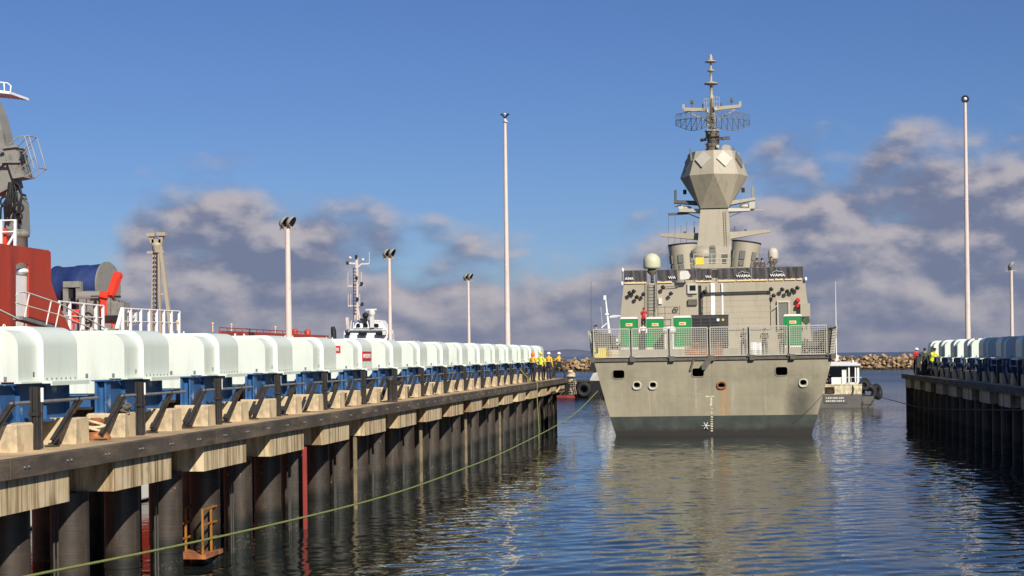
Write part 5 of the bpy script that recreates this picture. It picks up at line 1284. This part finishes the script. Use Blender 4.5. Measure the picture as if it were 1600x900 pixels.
# fender of coiled rope at the pier head
c = at(885, 597, 110.9)
o = MB()
for k in range(9): o.torus((-11.35, 110.9, 3.05 - .12 * k), .22 + .05 * math.sin(k * 1.1), .06, (.1 * math.sin(k * 2.1), .12 * math.cos(k), 1), 18, 8)
for k in range(5): o.torus((-11.45 + .06 * math.sin(k), 110.9, 3.3 + .1 * k), .26 - .03 * k, .06, (.2 * math.sin(k * 3), .2 * math.cos(k * 2), 1), 18, 8)
tag(o.build('rope_fender', 'rope'), 'thick cream rope coiled and hanging over the left pier head', 'rope fender')
c = atZ(865, 590, DZ)
tag(one('steel_post', lambda b: (b.box((c.x - .13, c.y - .13, DZ), (c.x + .13, c.y + .13, DZ + 1.2)), b.box((c.x - .2, c.y - .2, DZ), (c.x + .2, c.y + .2, DZ + .05)), b.box((c.x - .16, c.y - .16, DZ + 1.2), (c.x + .16, c.y + .16, DZ + 1.25))), 'blacksteel'), 'square dark steel post beside the workers on the left pier head', 'post')
def pw(px, X_, label, rz, **kw):
    c = atX(px, 590, X_); return person('person', label, (c.x, c.y, DZ + .012), rz, group=None, **kw)
pw(833, -12.15, 'person in orange hood and yellow navy work shirt, leftmost on the left pier head', 2.6, top='hivisy', low='navy', legs='navy', hat='hood', hatmat='hiviso', arms='fold', band=True)
pw(845, -12.1, 'person in bright lime yellow jacket on the left pier head', 2.9, top='hivis', low='hivis', legs='navy', hat='helmet', hatmat='yellow', arms='akimbo')
pw(857.5, -12.2, 'person in amber shirt and white helmet beside the dark post', 2.8, top='hivisy', low='navy', legs='navy', hat='helmet', hatmat='white', arms='down', band=True)
pw(874, -12.2, 'person in amber shirt stepping to the pier head with one leg raised', -1.9, top='hivisy', low='navy', legs='navy', hat='helmet', hatmat='white', arms='reach', step=.5, band=True)
def pr(px, X_, label, rz, **kw):
    v = atX(px, 560, X_); return person('person', label, (v.x, v.y, DZ + .012), rz, **kw)
pr(1431, 12.1, 'person in red jacket and white helmet on the right pier head', .4, top='redcloth', low='redcloth', legs='navy', hat='helmet', hatmat='white', arms='rail', lean=.1)
pr(1445, 12.0, 'person in dark clothes and black cap between two others on the right pier', .2, top='greencloth', low='navy', legs='navy', hat='cap', hatmat='black', arms='down')
pr(1455, 11.95, 'person in lime yellow jacket bending forward on the right pier', .6, top='hivis', low='hivis', legs='navy', hat='cap', hatmat='black', arms='reach', lean=.3)
v = atX(1438.5, 570, 12.15)
tag(one('control_cabinet', lambda b: (b.bbox((v.x - .3, v.y - .25, DZ), (v.x + .3, v.y + .25, DZ + 1.25), .04), b.box((v.x - .34, v.y - .29, DZ + 1.25), (v.x + .34, v.y + .29, DZ + 1.29))), 'blacksteel'), 'dark control cabinet between the red jacket and the yellow jacket on the right pier', 'cabinet')
# ropes
def rope(name, label, pts, r, m):
    P = [Vector(p) for p in pts]; out = []
    for i in range(len(P) - 1):
        a, b_, c, d = P[max(i - 1, 0)], P[i], P[i + 1], P[min(i + 2, len(P) - 1)]
        for k in range(10):
            t = k / 10; out.append(.5 * ((2 * b_) + (c - a) * t + (2 * a - 5 * b_ + 4 * c - d) * t * t + (3 * b_ - a - 3 * c + d) * t ** 3))
    out.append(P[-1]); o = MB(); o.tube(out, r, 7); return tag(o.build(name, m), label, 'rope')
Lp = lambda t, z: (-11.4 + 3.2 * t, 26 + 69 * t, z)
endL = SW(934, 611, .4)
rope('mooring_line', 'long green mooring line sagging along the left piles towards the ship', [(-11.95, 14, 2.5), Lp(-.08, 1.55), Lp(0, 1.25), Lp(.14, .9), Lp(.3, .65), Lp(.45, .68), Lp(.6, .87), Lp(.84, 1.54), (endL.x, endL.y, endL.z)], .026, 'greenrope')
rope('mooring_line', 'dark towing line from the work boat across to the right pier', [(12.1, 148, .95), (11.7, 120, 1.1), (11.2, 95, 1.45), (10.95, 60, 2.6)], .03, 'darkrope')
e = SW(939, 612, .5); rope('hanging_line', 'thin dark line hanging from the left quarter of the ship into the water', [(e.x, e.y, e.z), (e.x - .1, e.y - .6, 1.2), (e.x - .35, e.y - .9, .25), (e.x - .3, e.y - 1, -.2)], .022, 'darkrope')
e = SW(1290, 612, -.1); f = SW(1240, 660, -.1); rope('hanging_line', 'thin dark line slanting across the right side of the stern', [(e.x, e.y, e.z), ((e.x + f.x) / 2, e.y - .02, (e.z + f.z) / 2 - .1), (f.x, f.y, f.z)], .016, 'darkrope')
e = at(905, 520, 109); c = Vector((-11.55, 92.0, 3.25))
rope('hanging_line', 'green line draped over the left pier edge down a pile', [(-12.6, 93.0, 4.0), (-11.9, 92.6, 3.3), (-11.52, 92.2, 3.22), (-11.5, 92.2, 2.0), (-11.45, 92.4, .4), (-11.5, 92.3, -.3)], .03, 'greenrope')
# ladder platform and fender timbers among the piles
LD = thing('access_ladder', 'rusty yellow access platform with rails between the left piles', 'ladder', (-12.35, 36.0, 0))
def ld(b):
    for y in (-.6, .0, .5): b.bar((.12, y, .3), (.12, y, 1.36), .045); b.bar((-.5, y, .3), (-.5, y, 1.36), .045)
    for z in (.62, .98, 1.34):
        for x in (.12, -.5): b.bar((x, -.62, z), (x, .62, z), .04)
one('railing', ld, 'ladderyellow', LD)
one('platform', lambda b: (b.box((-.6, -.65, .2), (.2, .6, .3)), b.bar((-.2, .5, .3), (-.2, .5, 2.3), .08)), 'rust', LD)
LD2 = thing('access_ladder', 'dark rusted ladder rungs fixed to the nearest left piles', 'ladder', (-13.4, 33.0, 0))
one('rungs', lambda b: [b.bar((.05, -.3, .2 + .33 * k), (.05, .25, .2 + .33 * k), .05) for k in range(6)], 'rust', LD2); one('stringers', lambda b: [b.bar((.05, y, -.5), (.05, y, 2.3), .06) for y in (-.3, .25)], 'blacksteel', LD2)
for k, (yy, m_, nm_) in enumerate(((43.6, 'tugred', 'red'), (49.6, 'timber', 'pale'), (60.3, 'timber', 'stained'), (70.6, 'timber', 'bleached'), (81, 'timber', 'weathered'))):
    o = MB(); o.bbox((-12.12, yy - .06, -2), (-12.0, yy + .06, 2.31), .02); tag(o.build('fender_post', m_), '%s vertical fender post standing among the left piles, %s from the camera' % (nm_, ORD[k]), 'fender post', 'fender posts of the left pier')

struct(one('quay', lambda b: b.box((17.7, -30, -3), (60, 75, 3.1)), 'deck'))
SD = thing('shade_shed', 'added out-of-view corrugated shed shading the near right hoists', 'shed', (20.5, 44, 3.11))  # unseen shed added to throw shade on the nearest right hoist covers
def shw(b):
    for k in range(60):
        y = -24 + .8 * k; b.box((0, y, 0), (.12 if k % 2 else .06, y + .799, 15))
    b.box((.13, -24, 0), (24, 24, 14.99))
one('shade_shed_wall', shw, 'galv', SD)
one('roof', lambda b: b.loft([[(-.4, y, 15.01), (12, y, 17), (24.4, y, 15.01), (24.4, y, 15.3), (12, y, 17.3), (-.4, y, 15.3)] for y in (-24.5, 24.5)]), 'lampgrey', SD)
one('shade_shed_door', lambda b: [b.box((-.06, -6 , .4 * k), (-.01, 6, .4 * k + .37)) for k in range(24)], 'shipgrey', SD)

# ------------------------------------------------------------------ sky, sun, camera
SUN_EL, SUN_AZ = R(33), R(31)          # azimuth off straight behind the camera, towards +X
world = bpy.data.worlds.new('World'); sc.world = world; world.use_nodes = True
world.cycles.sampling_method = 'MANUAL'; world.cycles.sample_map_resolution = 512
nt = world.node_tree; nt.nodes.clear()
out = nt.nodes.new('ShaderNodeOutputWorld')
sky = nt.nodes.new('ShaderNodeTexSky'); sky.sky_type = 'NISHITA'; sky.sun_disc = False; sky.sun_elevation = SUN_EL
sdir = Vector((math.sin(SUN_AZ) * math.cos(SUN_EL), -math.cos(SUN_AZ) * math.cos(SUN_EL), math.sin(SUN_EL)))
sky.sun_rotation = math.atan2(sdir.x, sdir.y); sky.air_density = 1.0; sky.dust_density = 0.25; sky.ozone_density = 3.0
bg = nt.nodes.new('ShaderNodeBackground'); bg.inputs[1].default_value = 0.05
nt.links.new(mix(nt, 1.0, sky.outputs[0], (.72, .91, 1.36), 'MULTIPLY'), bg.inputs[0])
tc = nt.nodes.new('ShaderNodeTexCoord').outputs['Generated']
sp = nt.nodes.new('ShaderNodeSeparateXYZ'); nt.links.new(tc, sp.inputs[0])
el = math_(nt, 'ARCSINE', sp.outputs[2]); az = math_(nt, 'ARCTAN2', sp.outputs[0], sp.outputs[1])
# height of the cloud bank above the horizon, by azimuth (radians)
fc = nt.nodes.new('ShaderNodeFloatCurve'); cv = fc.mapping.curves[0]
def azpx(px): return math.atan((px - 1150) / 2489 * .98) 
pts_ = [(-3.14, .3), (-1.2, .5), (azpx(-200), .30), (azpx(60), .30), (azpx(150), .92), (azpx(330), .98), (azpx(470), .86), (azpx(620), .66), (azpx(800), .58), (azpx(1000), .64), (azpx(1150), .9), (azpx(1200), 1.08), (azpx(1300), 1.08), (azpx(1420), 1.16), (azpx(1600), 1.15), (.9, .7), (3.14, .3)]
nrm = lambda a: (a + math.pi) / (2 * math.pi)
while len(cv.points) > 2: cv.points.remove(cv.points[1])
cv.points[0].location = (0, pts_[0][1] / 1.3); cv.points[1].location = (1, pts_[-1][1] / 1.3)
for a, v_ in pts_[1:-1]: cv.points.new(nrm(a), v_ / 1.3)
for p in cv.points: p.handle_type = 'AUTO_CLAMPED'
fc.mapping.update()
nt.links.new(math_(nt, 'DIVIDE', math_(nt, 'ADD', az, math.pi), 2 * math.pi), fc.inputs['Value'])
topel = math_(nt, 'MULTIPLY', fc.outputs[0], 1.3 * .115)
cmb = nt.nodes.new('ShaderNodeCombineXYZ'); nt.links.new(az, cmb.inputs[0]); nt.links.new(math_(nt, 'MULTIPLY', el, 1.75), cmb.inputs[1])
n1 = noise(nt, cmb.outputs[0], 11, 8, .55); 
mp2 = nt.nodes.new('ShaderNodeMapping'); mp2.inputs['Location'].default_value = (.006, .014, 0); nt.links.new(cmb.outputs[0], mp2.inputs[0])
n1b = noise(nt, mp2.outputs[0], 11, 8, .55)
n2 = noise(nt, cmb.outputs[0], 26, 6, .6)
rel = math_(nt, 'DIVIDE', math_(nt, 'SUBTRACT', topel, el), .036)
dens = math_(nt, 'ADD', math_(nt, 'MULTIPLY', math_(nt, 'SUBTRACT', n1, .5), 2.0), rel)
dens = math_(nt, 'ADD', dens, math_(nt, 'MULTIPLY', math_(nt, 'SUBTRACT', n2, .5), 1.2))
wrp = nt.nodes.new('ShaderNodeVectorMath'); wrp.operation = 'ADD'; nn = nt.nodes.new('ShaderNodeTexNoise'); nn.inputs['Scale'].default_value = 16; nn.inputs['Detail'].default_value = 4
nt.links.new(cmb.outputs[0], nn.inputs['Vector']); sc_ = nt.nodes.new('ShaderNodeVectorMath'); sc_.operation = 'SCALE'; sc_.inputs['Scale'].default_value = .055
nt.links.new(nn.outputs['Color'], sc_.inputs[0]); nt.links.new(cmb.outputs[0], wrp.inputs[0]); nt.links.new(sc_.outputs[0], wrp.inputs[1])
def puff(off):
    mpv = nt.nodes.new('ShaderNodeMapping'); mpv.inputs['Location'].default_value = off; nt.links.new(wrp.outputs[0], mpv.inputs[0])
    v = nt.nodes.new('ShaderNodeTexVoronoi'); v.voronoi_dimensions = '2D'; v.feature = 'SMOOTH_F1'; v.inputs['Scale'].default_value = 17; v.inputs['Smoothness'].default_value = .7; v.inputs['Detail'].default_value = 1; v.inputs['Roughness'].default_value = .5
    nt.links.new(mpv.outputs[0], v.inputs['Vector']); return math_(nt, 'SUBTRACT', .45, v.outputs['Distance'])
pf, pfb = puff((0, 0, 0)), puff((.007, .013, 0))
dens = math_(nt, 'SUBTRACT', dens, math_(nt, 'MULTIPLY', ramp(nt, rel, -.45, -1.3), 3.0))
dens = math_(nt, 'ADD', dens, math_(nt, 'ADD', math_(nt, 'MULTIPLY', pf, 1.5), .45))
mask = ramp(nt, dens, -.15, 1.15, 'SMOOTHSTEP')
lit = math_(nt, 'MULTIPLY', math_(nt, 'SUBTRACT', n1, n1b), 9.0)
lit = math_(nt, 'ADD', lit, math_(nt, 'MULTIPLY', math_(nt, 'SUBTRACT', n2, .5), .7)); lit = math_(nt, 'ADD', lit, math_(nt, 'MULTIPLY', math_(nt, 'SUBTRACT', pf, pfb), 2.6))
lit = math_(nt, 'ADD', lit, math_(nt, 'MULTIPLY', math_(nt, 'SUBTRACT', 1.2, rel), .16))
lit = math_(nt, 'MULTIPLY', lit, ramp(nt, el, -.02, .07))
litr = ramp(nt, lit, -.75, 1.15, 'SMOOTHSTEP')
ccol = mix(nt, litr, lin((128, 137, 167)), lin((204, 197, 203)))
bgc = nt.nodes.new('ShaderNodeBackground'); bgc.inputs[1].default_value = 0.68; nt.links.new(ccol, bgc.inputs[0])
ms = nt.nodes.new('ShaderNodeMixShader'); nt.links.new(math_(nt, 'MULTIPLY', mask, .95), ms.inputs[0]); nt.links.new(bg.outputs[0], ms.inputs[1]); nt.links.new(bgc.outputs[0], ms.inputs[2])
nt.links.new(ms.outputs[0], out.inputs[0])

sl = bpy.data.lights.new('sun', 'SUN'); sl.energy = 4.8; sl.angle = R(.5); sl.color = (1.0, .93, .82)
so = bpy.data.objects.new('sun', sl); COL.objects.link(so); so.rotation_euler = (-sdir).to_track_quat('-Z', 'Y').to_euler(); so.location = (30, -40, 60)

cd = bpy.data.cameras.new('camera'); cam = bpy.data.objects.new('camera', cd); COL.objects.link(cam)
cam.matrix_world = Matrix.Translation(EYE) @ CAMR.to_4x4()
cd.sensor_width = 36; cd.lens = F / 1600 * 36; cd.shift_y = (CY - 450) / 1600; cd.clip_start = .1; cd.clip_end = 30000
sc.camera = cam
sc.view_settings.view_transform = 'Standard'; sc.view_settings.look = 'None'; sc.view_settings.exposure = 0.2; sc.view_settings.gamma = 1
